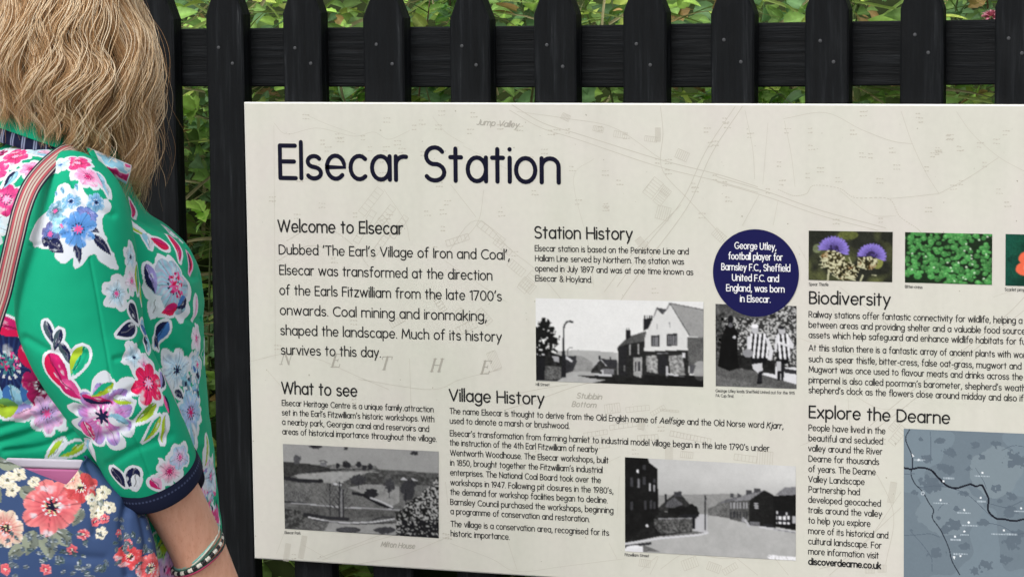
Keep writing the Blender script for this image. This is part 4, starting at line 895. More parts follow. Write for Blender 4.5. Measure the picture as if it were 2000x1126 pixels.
for x, y, tx, ty, w in ((925, 515, 960, 497, 70), (1175, 462, 1175, 483, 95), (1165, 620, 1170, 643, 60), (907, 635, 910, 655, 100), (1060, 697, 1060, 716, 90), (1088, 777, 1095, 797, 100), (1060, 834, 1060, 856, 55), (1000, 867, 1005, 887, 65), (1312, 828, 1315, 852, 165), (1422, 687, 1410, 706, 70), (1035, 990, 1035, 978, 92), (765, 380, 770, 381, 70)):
    p.fill(p.ell(x, y, 6.5, 6.5), lin(240, 244, 248)); m = (abs(p.x - tx) < w / 2) & (abs(p.y - ty - (p.x - tx) * .03) < 5) & (np.sin(p.x * .62 + ty) > -.5); p.fill(m, lin(190, 202, 212), .8)
p.polyc([(722, 340), (738, 358), (724, 362)], lin(240, 244, 248)); p.polyc([(985, 992), (1004, 992), (995, 1012)], lin(240, 244, 248)); p.fill(p.ell(792, 592, 12, 12), lin(196, 206, 214)); p.fill(p.ell(792, 592, 7, 7), lin(100, 112, 126))
p.soft = 0; p.plain = True; p.done()
# ------------------------------------------------------------------ plants behind the fence
def leaf_material(name, trans):
    m, n, l, b = new_mat(name, rough=0.5, spec=0.35)
    a = n.new('ShaderNodeAttribute'); a.attribute_name = 'Col'
    tc = n.new('ShaderNodeTexCoord'); t = n.new('ShaderNodeTexNoise'); t.inputs['Scale'].default_value = 120; t.inputs['Detail'].default_value = 3
    l.new(tc.outputs['Object'], t.inputs['Vector'])
    mr = n.new('ShaderNodeMapRange'); mr.inputs['To Min'].default_value = 0.7; mr.inputs['To Max'].default_value = 1.3
    l.new(t.outputs[0], mr.inputs['Value'])
    vm = n.new('ShaderNodeVectorMath'); vm.operation = 'SCALE'
    l.new(a.outputs['Color'], vm.inputs[0]); l.new(mr.outputs[0], vm.inputs['Scale'])
    l.new(vm.outputs[0], b.inputs['Base Color'])
    tr = n.new('ShaderNodeBsdfTranslucent'); l.new(vm.outputs[0], tr.inputs['Color'])
    mx = n.new('ShaderNodeMixShader'); mx.inputs['Fac'].default_value = trans
    out = n['Material Output']
    l.new(b.outputs[0], mx.inputs[1]); l.new(tr.outputs[0], mx.inputs[2]); l.new(mx.outputs[0], out.inputs['Surface'])
    return m
LEAF = leaf_material("living_leaf", 0.32)
STRAW = leaf_material("dry_stalk", 0.1)
vr = random.Random(21)

def leaf(mb, base, d, nrm, L, W, col, kind='ovate', droop=0.5, fold=0.35):
    """One leaf: a folded, drooping blade with a paler midrib."""
    d = np.array(d, float); d /= np.linalg.norm(d)
    nrm = np.array(nrm, float); nrm -= d * (nrm @ d); nrm /= np.linalg.norm(nrm) + 1e-9
    s = np.cross(d, nrm)
    n = 9 if kind == 'serrate' else 7
    V, C = [], []
    for i in range(n):
        t = i / (n - 1)
        if kind == 'heart': w = W * (1.0 - t) ** 0.62 * (0.62 + 0.75 * min(t * 5, 1) * .5)
        else: w = W * (math.sin(math.pi * min(t * .97 + .03, 1) ** 0.72)) * (1 - .12 * t)
        if kind == 'serrate' and 0 < i < n - 1: w *= 1.10 if i % 2 else 0.86
        c = base + d * (L * (t - droop * .10 * t * t)) - nrm * (droop * L * .38 * t * t)
        off = nrm * (w * fold)
        back = d * (L * .08 if kind == 'heart' and i == 0 else 0)
        V += [c - s * w + off - back, c - s * w * .5 + off * .35, c, c + s * w * .5 + off * .35, c + s * w + off - back]
        e = 1 + vr.uniform(-.06, .06)
        C += [col * .92 * e, col * 1.03, col * 1.30 + .012, col * 1.03, col * .92 * e]
    F = []
    for i in range(n - 1):
        for k in range(4): F.append((i * 5 + k, i * 5 + k + 1, i * 5 + k + 6, i * 5 + k + 5))
    mb.add(V, F, np.array(C))

def green(k=None):
    b = vr.uniform(1.0, 2.9); r = vr.random()
    if r < .10: c = np.array([.26, .32, .07])            # young yellow green
    elif r < .30: c = np.array([.19, .30, .06])
    elif r < .62: c = np.array([.13, .22, .055])
    elif r < .95: c = np.array([.085, .16, .065])
    else: c = np.array([.20, .13, .05])
    return c * b

def rnd_dir(up=.3, out=-.4):
    a = vr.uniform(0, 2 * math.pi)
    return np.array([math.cos(a), math.sin(a) + out, vr.uniform(-.5, .6) + up])

def blade(mb, base, d, L, w, col, bend):
    """A grass blade: a narrow strip that arches over."""
    d = np.array(d, float); d /= np.linalg.norm(d); n = 8; V = []
    s = np.cross(d, np.array([vr.uniform(-.5, .5), 1, .1])); s /= np.linalg.norm(s)
    h = np.array([d[0], d[1], 0]); h /= np.linalg.norm(h) + 1e-6
    for i in range(n):
        t = i / (n - 1); c = base + d * L * t + h * (bend * L * t * t) - np.array([0, 0, bend * L * .8 * t ** 2.6])
        q = w * (1 - t ** 2.2) + .0003
        V += [c - s * q, c + np.array([0, .0008, -.0006]), c + s * q]
    mb.add(V, [(i * 3 + k, i * 3 + k + 1, i * 3 + k + 4, i * 3 + k + 3) for i in range(n - 1) for k in (0, 1)], col)

def bank_z(y): return float(bank_h(y))

def arching(base, top, sag, n=14):
    P = np.array([base, (base + top) / 2 + np.array([0, 0, sag]), top]); return catmull(P, n)

BR_LAB = ["bramble with serrated leaflets in the gap left of the board", "leafy bramble behind the pickets above the board's title", "bramble of broad leaves at the right of the fence"]
def bramble(x, y, h, n_leaf, kind, size, spread=.16, label=None):
    z0 = bank_z(y)
    r = empty("bramble_plant", (x, y, z0), category="plant", group="wild plants growing behind the picket fence", label=label)
    st, lv = MB(), MB()
    for k in range(3):
        base = np.array([x + vr.uniform(-.06, .06), y + vr.uniform(-.03, .05), z0])
        top = np.array([x + vr.uniform(-spread, spread), max(4.125, y - vr.uniform(-.05, .16)), z0 + h * vr.uniform(.7, 1.05)])
        P = arching(base, top, h * .12)
        st.tube(P, np.linspace(.0032, .0013, len(P)), 5, np.array([.16, .10, .06]) if vr.random() < .5 else np.array([.14, .18, .07]))
        for j in range(n_leaf // 3):
            t = vr.uniform(.12, 1); q = P[min(int(t * (len(P) - 1)), len(P) - 1)]
            d = rnd_dir(); d /= np.linalg.norm(d); pl = vr.uniform(.02, .075)
            e = q + d * pl; e[1] = max(e[1], 4.115)
            st.tube(np.array([q, (q + e) / 2 + [0, 0, .004], e]), [.0011, .001, .0009], 4, np.array([.15, .20, .08]))
            c = green(); s = size * vr.uniform(.65, 1.25)
            nrm = np.array([vr.uniform(-.6, .6), vr.uniform(-1.0, .1), vr.uniform(.35, 1.0)])
            if kind == 'serrate':
                sd_ = np.cross(d, nrm); sd_ /= np.linalg.norm(sd_)
                leaf(lv, e, d, nrm, s, s * .36, c, kind, vr.uniform(.2, .9)); 
                for sg in (-1, 1): leaf(lv, e - d * s * .08, d * .45 + sd_ * sg, nrm, s * .8, s * .29, c * vr.uniform(.85, 1.1), kind, vr.uniform(.2, .9))
            else: leaf(lv, e, d, nrm, s * 1.2, s * (.5 if kind == 'heart' else .36), c, kind, vr.uniform(.2, .9))
    V = np.array(lv.v); V[:, 1] = np.maximum(V[:, 1], 4.105 + .02 * (V[:, 2] % .05)); lv.v = [tuple(p) for p in V]
    st.build("stem", STRAW, r, True); lv.build("foliage", LEAF, r, False)
    return r

plants = [  # x, y, height over the bank, leaves, kind, leaf size, label
 (-2.02, 4.3, 1.35, 75, 'serrate', .042, "tall bramble with three-part serrated leaves in the gap left of the board"),
 (-1.93, 4.36, 0.51, 60, 'heart', .044, "climbing plant with heart-shaped leaves low in the gap beside the woman"),
 (-2.24, 4.34, 1.20, 60, 'serrate', .05, "bramble behind the pickets beyond the woman's hair"),
 (-1.72, 4.34, 1.20, 66, 'heart', .058, "broad bright leaves above the rail behind the board's top left corner"),
 (-1.55, 4.4, 1.01, 66, 'serrate', .052, "serrated dark bramble behind the third picket from the left"),
 (-1.36, 4.36, 1.13, 66, 'ovate', .046, "dense small-leaved plant over the end of the board's title"),
 (-1.20, 4.42, 0.95, 60, 'heart', .050, "plant with wide heart-shaped leaves above the middle of the title"),
 (-1.04, 4.36, 1.13, 60, 'ovate', .05, "oval-leaved plant above the rail over the map road lines"),
 (-.90, 4.4, 1.01, 60, 'serrate', .06, "nettle-like plant above the blue roundel"),
 (-.74, 4.36, 1.13, 66, 'heart', .06, "pale broad-leaved plant above the thistle picture"),
 (-.60, 4.4, 1.01, 60, 'ovate', .055, "mixed green plant above the cress picture"),
 (-.46, 4.36, 1.13, 60, 'serrate', .045, "small-leaved bramble beside the pink flower at the right edge"),
]
for x, y, h, n, k, s, lab in plants: bramble(x, y, h, n, k, s, label=lab)
for x, y in ((-1.70, 4.26), (-1.48, 4.24), (-1.25, 4.26)):
    lab = {-1.70: "low broad-leaved plant under the board's bottom left corner", -1.48: "small leafy plant under the board below the park photograph", -1.25: "bright low plant under the board below the village history text"}[x]
    bramble(x, y, .52, 54, 'heart', .05, label=lab)

# the mass of undergrowth on the bank that nobody could count, and the grass
ug = MB()
for i in range(7500):
    y = 4.18 + abs(vr.gauss(0, .48)); x = vr.uniform(-2.75, .25) if y < 4.6 else vr.uniform(-3.6, .9)
    z = bank_z(y) + vr.uniform(0, .42)
    p0_ = np.array([x, max(y, 4.16), z]); s = vr.uniform(.022, .058)
    leaf(ug, p0_, rnd_dir(.1), [vr.uniform(-.7, .7), vr.uniform(-1, .2), vr.uniform(.2, 1)], s * 1.25, s * vr.uniform(.32, .52), green() * vr.uniform(.6, 1.1), vr.choice(['ovate', 'serrate', 'heart']), vr.uniform(.2, 1))
for i in range(2700):                                            # the leafy tops that lean against the back of the fence
    y = vr.uniform(4.12, 4.4); x = vr.uniform(-2.5, .2); z = vr.uniform(1.30, 1.74)
    s = vr.uniform(.014, .044)
    leaf(ug, np.array([x, y, z]), rnd_dir(.1), [vr.uniform(-.7, .7), vr.uniform(-1, .2), vr.uniform(.3, 1)], s * 1.25, s * vr.uniform(.3, .52), green() * vr.uniform(.8, 1.4), vr.choice(['ovate', 'serrate', 'heart']), vr.uniform(.2, 1))
V = np.array(ug.v); V[:, 1] = np.maximum(V[:, 1], 4.11 + .02 * (V[:, 2] % .05)); ug.v = [tuple(p) for p in V]
ug.build("undergrowth", LEAF, kind='stuff')
gr = MB()
for i in range(420):                                             # pale stalks and dry stems among the leaves by the fence
    y = vr.uniform(4.115, 4.35); x = vr.uniform(-2.5, .2); a = vr.uniform(0, 6.28)
    c = np.array([.46, .42, .22]) * vr.uniform(.6, 1.2) if vr.random() < .45 else np.array([.32, .42, .12]) * vr.uniform(.7, 1.4)
    blade(gr, np.array([x, y, vr.uniform(.95, 1.6)]), [math.cos(a), math.sin(a) * .25, vr.uniform(-.2, 1)], vr.uniform(.06, .26), vr.uniform(.0009, .0034), c, vr.uniform(0, .6))
for i in range(1700):
    y = 4.17 + abs(vr.gauss(0, .35)); x = vr.uniform(-2.7, .25)
    z = bank_z(y) + vr.uniform(-.02, .22)
    c = np.array([.36, .33, .16]) * vr.uniform(.6, 1.2) if vr.random() < .26 else np.array([.17, .27, .06]) * vr.uniform(.5, 1.5)
    a = vr.uniform(0, 6.28)
    blade(gr, np.array([x, max(y, 4.17), z]), [math.cos(a) * .6, math.sin(a) * .35, vr.uniform(.35, 1)], vr.uniform(.10, .34), vr.uniform(.0014, .0042), c, vr.uniform(.1, .9))
V = np.array(gr.v); V[:, 1] = np.maximum(V[:, 1], 4.11); gr.v = [tuple(p) for p in V]
gr.build("grass", LEAF, kind='stuff')

# the one pink flower head at the right
fp = at_y(1937, 34, 4.20)
fl = empty("pink_flower", (fp[0], 4.20, fp[2] - .5), category="flower", label="pink wildflower head showing between the last two pickets at the right")
PETAL = col_mat("pink_petal", 0.6, 0.2)
b = MB(); b.tube(arching(np.array([fp[0] + .03, 4.22, fp[2] - .5]), fp, .02), .0016, 5, np.array([.13, .20, .06])); b.build("stem", STRAW, fl, True)
b = MB()
for k in range(46):
    a, t = vr.uniform(0, 6.28), vr.uniform(-.3, 1)
    d = np.array([math.cos(a), math.sin(a), t]); leaf(b, fp + d * .004, d, [0, -.3, 1], .014, .0034, lin(226, 150, 170) * vr.uniform(.75, 1.1), 'ovate', .1)
b.build("petals", PETAL, fl)
# ------------------------------------------------------------------ the woman reading the board
PD = 3.5
PXM = FPX / (PD * (HF @ FWD) + 0.02)          # photo pixels per metre at her distance, about
def W(px, py, off=0.0):
    return at_d(px, py, PD + off)
foot = W(180, 900, 0); foot[2] = 0
person = empty("person", tuple(foot), category="person",
               label="woman with wavy blonde hair in a green floral jacket standing beside the board")
FAB = col_mat("printed_cotton", 0.75, 0.2, (900, 0.15))

class Cloth:
    """A dense smooth sheet with its own print."""
    def __init__(s, V, nr, nc, wrap, base):
        s.V, s.nr, s.nc, s.wrap = V, nr, nc, wrap
        s.F = grid_faces(nr, nc, wrap); s.c = np.tile(np.asarray(base, float), (len(V), 1)); s.refresh()
    def refresh(s):
        G_ = s.V.reshape(s.nr, s.nc, 3)
        du = np.roll(G_, -1, 1) - np.roll(G_, 1, 1) if s.wrap else np.gradient(G_, axis=1)
        dv = np.gradient(G_, axis=0)
        n = np.cross(du, dv); n /= np.linalg.norm(n, axis=2)[..., None] + 1e-12; n = n.reshape(-1, 3)
        view = s.V - CAM; view /= np.linalg.norm(view, axis=1)[:, None]
        f = (n * view).sum(1)
        c = s.V.mean(0)
        if ((s.V - c) * n).sum() < 0: n = -n; f = -f; s.flip = True
        else: s.flip = False
        s.n, s.front = n, f < -0.12
        s.p, s.z = project(s.V)
    def frame(s, px, py):
        d = (s.p[:, 0] - px) ** 2 + (s.p[:, 1] - py) ** 2 + np.where(s.front, 0, 1e6)
        i = int(d.argmin()); n = s.n[i]
        return s.local(i, RIGHT, DOWN, FPX / s.z[i])
    def local(s, i, ax, ay, k):
        n = s.n[i]
        t1 = ax - n * (ax @ n); t1 /= np.linalg.norm(t1)
        t2 = np.cross(n, t1); t2 = t2 if t2 @ ay > 0 else -t2
        q = s.V - s.V[i]
        m = (np.abs(q @ n) < .05) & (s.n @ n > .15) & ((q ** 2).sum(1) < .03)
        idx = np.nonzero(m)[0]
        return idx, (q[idx] @ t1) * k, (q[idx] @ t2) * k
    def put(s, idx, m, col, a=1.0):
        col = np.asarray(col, float)
        j = idx[m]
        cc = col[m] if col.ndim == 2 else col
        s.c[j] = s.c[j] * (1 - a) + cc * a
    def crease(s, pts, d, w):
        q = catmull(np.array(pts, float), 160 if w < 5 else 60); best = np.full(len(s.V), 1e9)
        near = (s.p[:, 0] > q[:, 0].min() - 4 * w) & (s.p[:, 0] < q[:, 0].max() + 4 * w) & (s.p[:, 1] > q[:, 1].min() - 4 * w) & (s.p[:, 1] < q[:, 1].max() + 4 * w) & s.front
        j = np.nonzero(near)[0]
        dd = np.min((s.p[j, None, 0] - q[None, :, 0]) ** 2 + (s.p[j, None, 1] - q[None, :, 1]) ** 2, axis=1)
        s.V[j] -= s.n[j] * (d * np.exp(-dd / w ** 2))[:, None]
    def ripple(s, amp, k, seed, oct=3):
        s.V = s.V + s.n * (amp * fnoise(s.V * np.asarray(k), seed, oct))[:, None]
    def done(s, name, parent, mat=FAB, **kw):
        F = s.F[:, ::-1] if s.flip else s.F
        return mesh_obj(name, s.V, F, mat, parent, True, np.clip(s.c, 0, 1), **kw)

# ---- the print: flowers and leaves laid on the cloth
WH, LB, MBL, NV = lin(226, 232, 240), lin(150, 205, 230), lin(66, 120, 190), lin(22, 30, 72)
PK, MG, RD, LP = lin(235, 90, 160), lin(205, 30, 110), lin(222, 22, 84), lin(240, 185, 220)
YG, LIL, GN = lin(170, 200, 50), lin(160, 150, 215), lin(14, 170, 128)
PH = 2
def flower(s, px, py, r, n, rot, cin, cout, ccen, outline=WH, seed=0, notch=.3, fr=None, streak=None):
    idx, a, b = fr if fr else s.frame(px, py)
    if not len(idx): return
    rho = np.hypot(a, b); th = np.arctan2(b, a) + rot
    w = fnoise(np.stack([a / r * 2, b / r * 2], 1) + seed * 3.7, seed, 2)
    R = r * (1 - notch + notch * np.abs(np.cos(n * th / 2)) ** .6) * (1 + .13 * w + .07 * np.sin(th * 2 + seed))
    if outline is not None and PH != 1: s.put(idx, rho < R * (1.12 + .10 * np.sin(th * 3 + seed)) + 5 + 3 * w, outline)
    if PH == 0: return
    t = np.clip(rho / R, 0, 1)[:, None]
    col = cin[None] * (1 - t) ** .8 + cout[None] * t ** .8
    st = np.sin(th * (n * 3) + 5 * w + seed)
    col = col + ((streak if streak is not None else cin)[None] - col) * (.55 * np.clip(st + .1, 0, 1) * (1 - t[:, 0] * .7) * (t[:, 0] > .2))[:, None]
    wash = fnoise(np.stack([a / r * 3.2, b / r * 3.2], 1) + seed, seed + 5, 3)
    col = col * (1 + .32 * wash)[:, None]; col = col + ((WH * .95)[None] - col) * (.75 * np.clip(wash * 3 - .75, 0, 1))[:, None]
    vein = (np.abs(np.sin(n * th / 2)) < .10) & (rho > r * .25); col[vein] = col[vein] * .6
    s.put(idx, rho < R, np.clip(col, 0, 1))
    s.put(idx, rho < r * .20 * (1 + .4 * np.sin(7 * th)), ccen)
    s.put(idx, (np.abs(rho - r * .30) < r * .05) & (np.sin(th * 12 + seed) > .3), NV if ccen[0] > .2 else WH)
def leafp(s, px, py, L, wd, ang, col, outline=WH, col2=None, fr=None, ow=5):
    idx, a, b = fr if fr else s.frame(px, py)
    if not len(idx): return
    c, q = math.cos(math.radians(ang)), math.sin(math.radians(ang))
    u, v = (a * c + b * q) / L + .5, -a * q + b * c
    pr = lambda t: np.clip(np.sin(np.pi * np.clip(t, 0, 1) ** .72), 0, 1) ** .85 * wd * .58
    if outline is not None and PH != 1: s.put(idx, (np.abs(v) < pr((u * L + ow) / (L + 2 * ow)) + ow) & (u > -ow / L) & (u < 1 + ow / L), outline)
    if PH == 0: return
    m = (np.abs(v) < pr(u)) & (u > 0) & (u < 1)
    wash = fnoise(np.stack([u * 3.5, v / wd * 4], 1) + px * .1, 3, 3)
    cc = np.asarray(col)[None] * (1 + .4 * wash)[:, None]; cc = np.clip(cc + ((WH * .95)[None] - cc) * (.8 * np.clip(wash * 4 - 1.1, 0, 1))[:, None], 0, 1); s.put(idx, m, cc)
    s.put(idx, m & (np.abs(v - 1.5 * np.sin(u * 9)) < max(1.1, wd * .05)) & (u < .8), np.asarray(col) * .45 if np.mean(col) > .06 else np.asarray(col) + .12)
    if col2 is not None: s.put(idx, m & (v > (.08 + .22 * wash) * wd), col2)
def polyp(s, pts, col, smooth=True, fr=None, center=None):
    if PH == 1: return
    pts = np.array(pts, float); c = np.array(center) if center is not None else pts.mean(0)
    idx, a, b = fr if fr else s.frame(*c)
    if not len(idx): return
    if smooth: q = catmull(np.vstack([pts, pts[:1]]), len(pts) * 6)
    else: q = pts
    w = 2.2 * fnoise(np.stack([a / 9, b / 9], 1), 5, 2)
    s.put(idx, in_poly(a + c[0] + w, b + c[1] - w, [tuple(x) for x in q]), col)
def spray(s, px, py, r, cols, n, seed, size=(4, 10), fr=None):
    """A loose painterly patch of brush dabs."""
    if PH == 0: return
    idx, a, b = fr if fr else s.frame(px, py)
    if not len(idx): return
    q = random.Random(seed)
    for _ in range(n):
        t, k = q.uniform(0, 6.28), r * math.sqrt(q.random()); x, y = k * math.cos(t), k * math.sin(t) * .9; ll, ww, an = q.uniform(*size), q.uniform(*size) * .45, q.uniform(0, 3.14)
        u, v = (a - x) * math.cos(an) + (b - y) * math.sin(an), -(a - x) * math.sin(an) + (b - y) * math.cos(an)
        s.put(idx, (u / ll) ** 2 + (v / ww) ** 2 < 1, q.choice(cols))

def ring_loft(rows, nr, nc, power=2.3):
    """Horizontal rings: rows of (py, left px, right px, depth half, depth centre)."""
    R = catmull(np.array(rows, float), nr); th = np.linspace(0, 2 * math.pi, nc, endpoint=False)
    cs, sn = np.cos(th), np.sin(th)
    sg = lambda x: np.sign(x) * np.abs(x) ** (2 / power)
    V = []
    for py, xl, xr, hd, oc in R:
        c = W((xl + xr) / 2, py, oc); hw = (xr - xl) / 2 / PXM
        V.append(c[None] + HR[None] * (hw * sg(cs))[:, None] - HF[None] * (hd * sg(sn))[:, None])
    return np.concatenate(V)
def axis_loft(rows, nr, nc):
    """A sleeve: rows of (px, py, off, half width px, half depth m) along its axis."""
    R = catmull(np.array(rows, float), nr); C = np.array([W(r[0], r[1], r[2]) for r in R])
    T_ = np.gradient(C, axis=0); T_ /= np.linalg.norm(T_, axis=1)[:, None]
    th = np.linspace(0, 2 * math.pi, nc, endpoint=False); V = []
    for c, t, r in zip(C, T_, R):
        a = np.cross(t, HF); a /= np.linalg.norm(a); d = np.cross(a, t); d = d if d @ HF < 0 else -d
        V.append(c[None] + a[None] * (np.cos(th) * r[3] / PXM * (PD + r[2]) / PD)[:, None] + d[None] * (np.sin(th) * r[4])[:, None])
    return np.concatenate(V)

# ---- jacket body
TR = [(258, 60, 150, .045, 0), (280, 15, 195, .09, 0), (302, -25, 226, .125, 0), (330, -55, 244, .15, 0), (380, -85, 254, .168, 0), (425, -98, 282, .172, 0), (455, -102, 325, .172, 0),
      (490, -104, 362, .172, 0), (530, -103, 385, .172, 0), (580, -98, 395, .17, 0), (640, -88, 396, .165, 0), (720, -68, 400, .155, 0), (800, -55, 408, .15, 0), (900, -58, 420, .15, .01),
      (1000, -68, 431, .155, .02), (1126, -76, 445, .17, .02), (1230, -80, 452, .18, .02), (1300, -82, 456, .18, .02)]
tor = Cloth(ring_loft(TR, 600, 820), 600, 820, True, GN)
SL = [(140, 340, -.085, 16, .016), (144, 348, -.105, 46, .042), (150, 372, -.135, 76, .064), (156, 415, -.165, 94, .076), (152, 480, -.185, 111, .082), (149, 560, -.19, 122, .083), (160, 640, -.19, 122, .083), (190, 712, -.19, 111, .08),
      (236, 790, -.186, 100, .074), (276, 864, -.170, 93, .068), (304, 926, -.150, 89, .062)]
slv = Cloth(axis_loft(SL, 600, 580), 600, 580, True, GN)
tor.ripple(.0042, (7, 7, 16), 2); tor.ripple(.0016, (22, 22, 30), 9)
slv.ripple(.0034, (9, 9, 9), 4); slv.ripple(.0011, (26, 26, 22), 7)
for pts, d, w in (([(-20, 868), (60, 845), (150, 806)], .006, 8), ([(-10, 838), (70, 815), (140, 790)], .005, 7), ([(10, 880), (90, 868), (160, 835)], .004, 6), ([(-20, 800), (60, 792), (120, 770)], .004, 8),
                  ([(262, 420), (300, 445), (345, 462), (382, 500)], .0035, 5), ([(285, 560), (305, 620), (330, 700)], .008, 12), ([(300, 480), (340, 500), (380, 540)], .004, 8), ([(330, 600), (370, 625), (395, 620)], .003, 7),
                  ([(345, 680), (375, 700), (400, 690)], .003, 7), ([(360, 860), (390, 900), (415, 980)], .004, 8), ([(395, 880), (408, 960), (425, 1060)], .004, 7), ([(205, 320), (250, 380), (265, 430)], .003, 5)):
    tor.crease(pts, d, w)
for pts, d, w in (([(176, 505), (190, 580), (205, 670), (222, 760), (262, 850), (292, 925)], .0014, 3), ([(60, 480), (100, 470), (130, 455)], .0018, 5), ([(150, 800), (200, 790), (260, 760)], .0028, 7), ([(170, 860), (225, 845), (300, 800)], .0026, 8),
                  ([(215, 905), (260, 880), (330, 850)], .0022, 8), ([(50, 660), (110, 690), (170, 690)], .002, 8), ([(140, 355), (170, 400), (220, 420)], .0022, 7), ([(225, 700), (262, 690), (285, 660)], .002, 6), ([(90, 340), (80, 390), (60, 440)], .002, 7)):
    slv.crease(pts, d * (1.5 if w > 4 else 1), w)
tor.refresh(); slv.refresh()

def print_flowers():
    s = slv
    # blue bunch on the shoulder
    polyp(s, [(62, 456), (72, 425), (100, 400), (112, 356), (128, 350), (140, 362), (153, 349), (167, 372), (190, 382), (208, 377), (217, 396), (203, 412), (200, 432), (214, 470), (236, 512), (213, 513), (182, 495), (165, 516), (149, 523), (145, 505), (130, 515), (113, 505), (108, 490), (76, 478)], WH)
    for x, y, r, ci, co in ((108, 412, 21, NV, LB), (139, 394, 19, MBL, LB), (188, 394, 20, MBL, LB), (170, 420, 22, LIL, MBL), (98, 456, 24, MBL, LIL * .6), (122, 440, 22, LB, LB)): flower(s, x, y, r, 6, x, ci, co, PK if r > 20 else NV, None, x)
    for x, y, L, wd, an in ((110, 482, 40, 24, 40), (152, 492, 44, 14, 80), (164, 500, 46, 10, 96), (200, 478, 54, 16, 42), (92, 474, 24, 16, 20), (180, 446, 34, 14, 20)): leafp(s, x, y, L, wd, an, NV, None)
    flower(s, 153, 447, 36, 8, .3, MBL, lin(100, 160, 225), PK, None, 3)
    for x, y, r in ((122, 372, 10), (150, 366, 9), (110, 378, 7)): leafp(s, x, y, r * 2, r * .7, 70, lin(130, 190, 225), None)
    # small pale flowers and dark leaves down the front of the sleeve
    flower(s, 255, 502, 22, 5, .4, LB, WH, NV, WH, 11); flower(s, 228, 573, 27, 5, .2, LB, WH, PK, WH, 12); flower(s, 258, 548, 22, 5, .9, LP, WH, PK, WH, 13)
    leafp(s, 268, 545, 60, 26, 60, GN * 1.1, WH, YG); leafp(s, 275, 575, 40, 18, 30, YG, WH)
    leafp(s, 262, 612, 50, 22, 45, NV, WH); leafp(s, 248, 645, 56, 24, 155, NV, WH); leafp(s, 282, 640, 60, 26, 80, MBL, WH, LB); leafp(s, 288, 672, 44, 20, 70, LB, WH, NV)
    flower(s, 262, 697, 22, 5, .1, LB, WH, NV, WH, 14); flower(s, 282, 712, 20, 5, .6, LP, WH, PK, WH, 15)
    flower(s, 290, 748, 42, 6, .5, RD, RD, LP, WH, 16, .4, streak=PK); leafp(s, 318, 742, 50, 20, 75, NV, WH, LIL); leafp(s, 326, 790, 40, 14, 55, NV, None, PK)
    leafp(s, 286, 806, 56, 20, 150, YG, WH, lin(120, 170, 60)); leafp(s, 300, 838, 60, 16, 130, YG, WH, GN); leafp(s, 322, 838, 56, 15, 105, WH, WH, YG)
    # big lilac flower at the elbow
    flower(s, 200, 812, 62, 9, .2, PK, LIL, NV, WH, 17, .35, streak=lin(190, 70, 150)); leafp(s, 172, 842, 50, 26, 70, MG, WH, PK); leafp(s, 190, 782, 62, 18, 15, MG, WH, NV); leafp(s, 232, 822, 46, 22, 30, LB, WH, WH); leafp(s, 240, 780, 40, 16, 10, WH, WH, YG)
    leafp(s, 176, 880, 60, 22, 80, WH, WH, LB); leafp(s, 200, 762, 50, 18, 150, YG, WH, GN)
    # dark buds and poppies at the back edge of the sleeve
    for x, y, an in ((95, 648, 70), (112, 664, 110), (128, 688, 60)): leafp(s, x, y, 46, 15, an, NV, WH, lin(70, 90, 100))
    leafp(s, 152, 706, 66, 30, 115, GN * 1.15, WH, YG); leafp(s, 112, 728, 84, 42, 62, MG, WH, RD); leafp(s, 138, 760, 54, 30, 40, PK, WH, MG)
    # by the cuff
    leafp(s, 232, 932, 50, 22, 62, NV, WH); leafp(s, 258, 932, 52, 24, 110, NV, WH); leafp(s, 264, 940, 40, 16, 100, WH, WH)
    flower(s, 332, 920, 28, 6, .3, PK, WH, MG, WH, 18); flower(s, 352, 892, 26, 5, .8, LP, LB, PK, WH, 19); leafp(s, 306, 944, 36, 20, 60, LP, WH, MG)
    # shoulder florals
    for x, y, r, ci, co, cc in ((152, 318, 26, RD, PK, LP), (172, 344, 26, PK, LP, MG), (118, 322, 20, LB, WH, MBL)): flower(s, x, y, r, 6, x, ci, co, cc, WH, x)
    leafp(s, 196, 352, 40, 20, 60, LB, WH, LP); leafp(s, 210, 372, 30, 12, 60, WH, WH, LB)

    s = tor
    flower(s, 14, 712, 86, 9, .1, lin(30, 44, 100), NV, lin(70, 130, 140), None, 21, .22, streak=lin(60, 96, 160)); spray(s, 20, 706, 22, [lin(100, 190, 190), MG, PK, NV], 30, 5, (3, 7))
    for x, y, an in ((-10, 770, 60), (25, 780, 85), (58, 768, 115)): leafp(s, x, y, 62, 40, an, LB, None, MBL)
    leafp(s, 20, 640, 90, 34, 12, MG, WH, RD); leafp(s, 62, 700, 70, 40, 60, MG, WH, RD); flower(s, 84, 752, 46, 5, .4, lin(60, 20, 50), MG, lin(24, 14, 30), WH, 22); flower(s, 132, 722, 40, 5, .2, RD, MG, NV, None, 23)
    leafp(s, 40, 805, 60, 24, 170, LP, WH, LIL); flower(s, 92, 806, 36, 7, .3, LIL, LP, PK, WH, 24); leafp(s, 8, 792, 66, 30, 160, YG, WH, lin(110, 170, 90)); leafp(s, 108, 880, 56, 18, 130, WH, WH, YG); leafp(s, 140, 878, 60, 20, 150, YG, WH, GN)
    for x, y, r, ci, co, cc, sd_ in ((30, 305, 30, RD, PK, LP, 1), (-8, 335, 30, MG, PK, NV, 2), (70, 292, 22, LB, WH, NV, 3), (12, 388, 34, PK, MG, LP, 4), (-15, 440, 28, LB, WH, PK, 5), (60, 330, 22, PK, LP, MG, 6), (0, 300, 16, NV, MG, PK, 7)): flower(s, x, y, r, 6, x, ci, co, cc, WH, sd_)
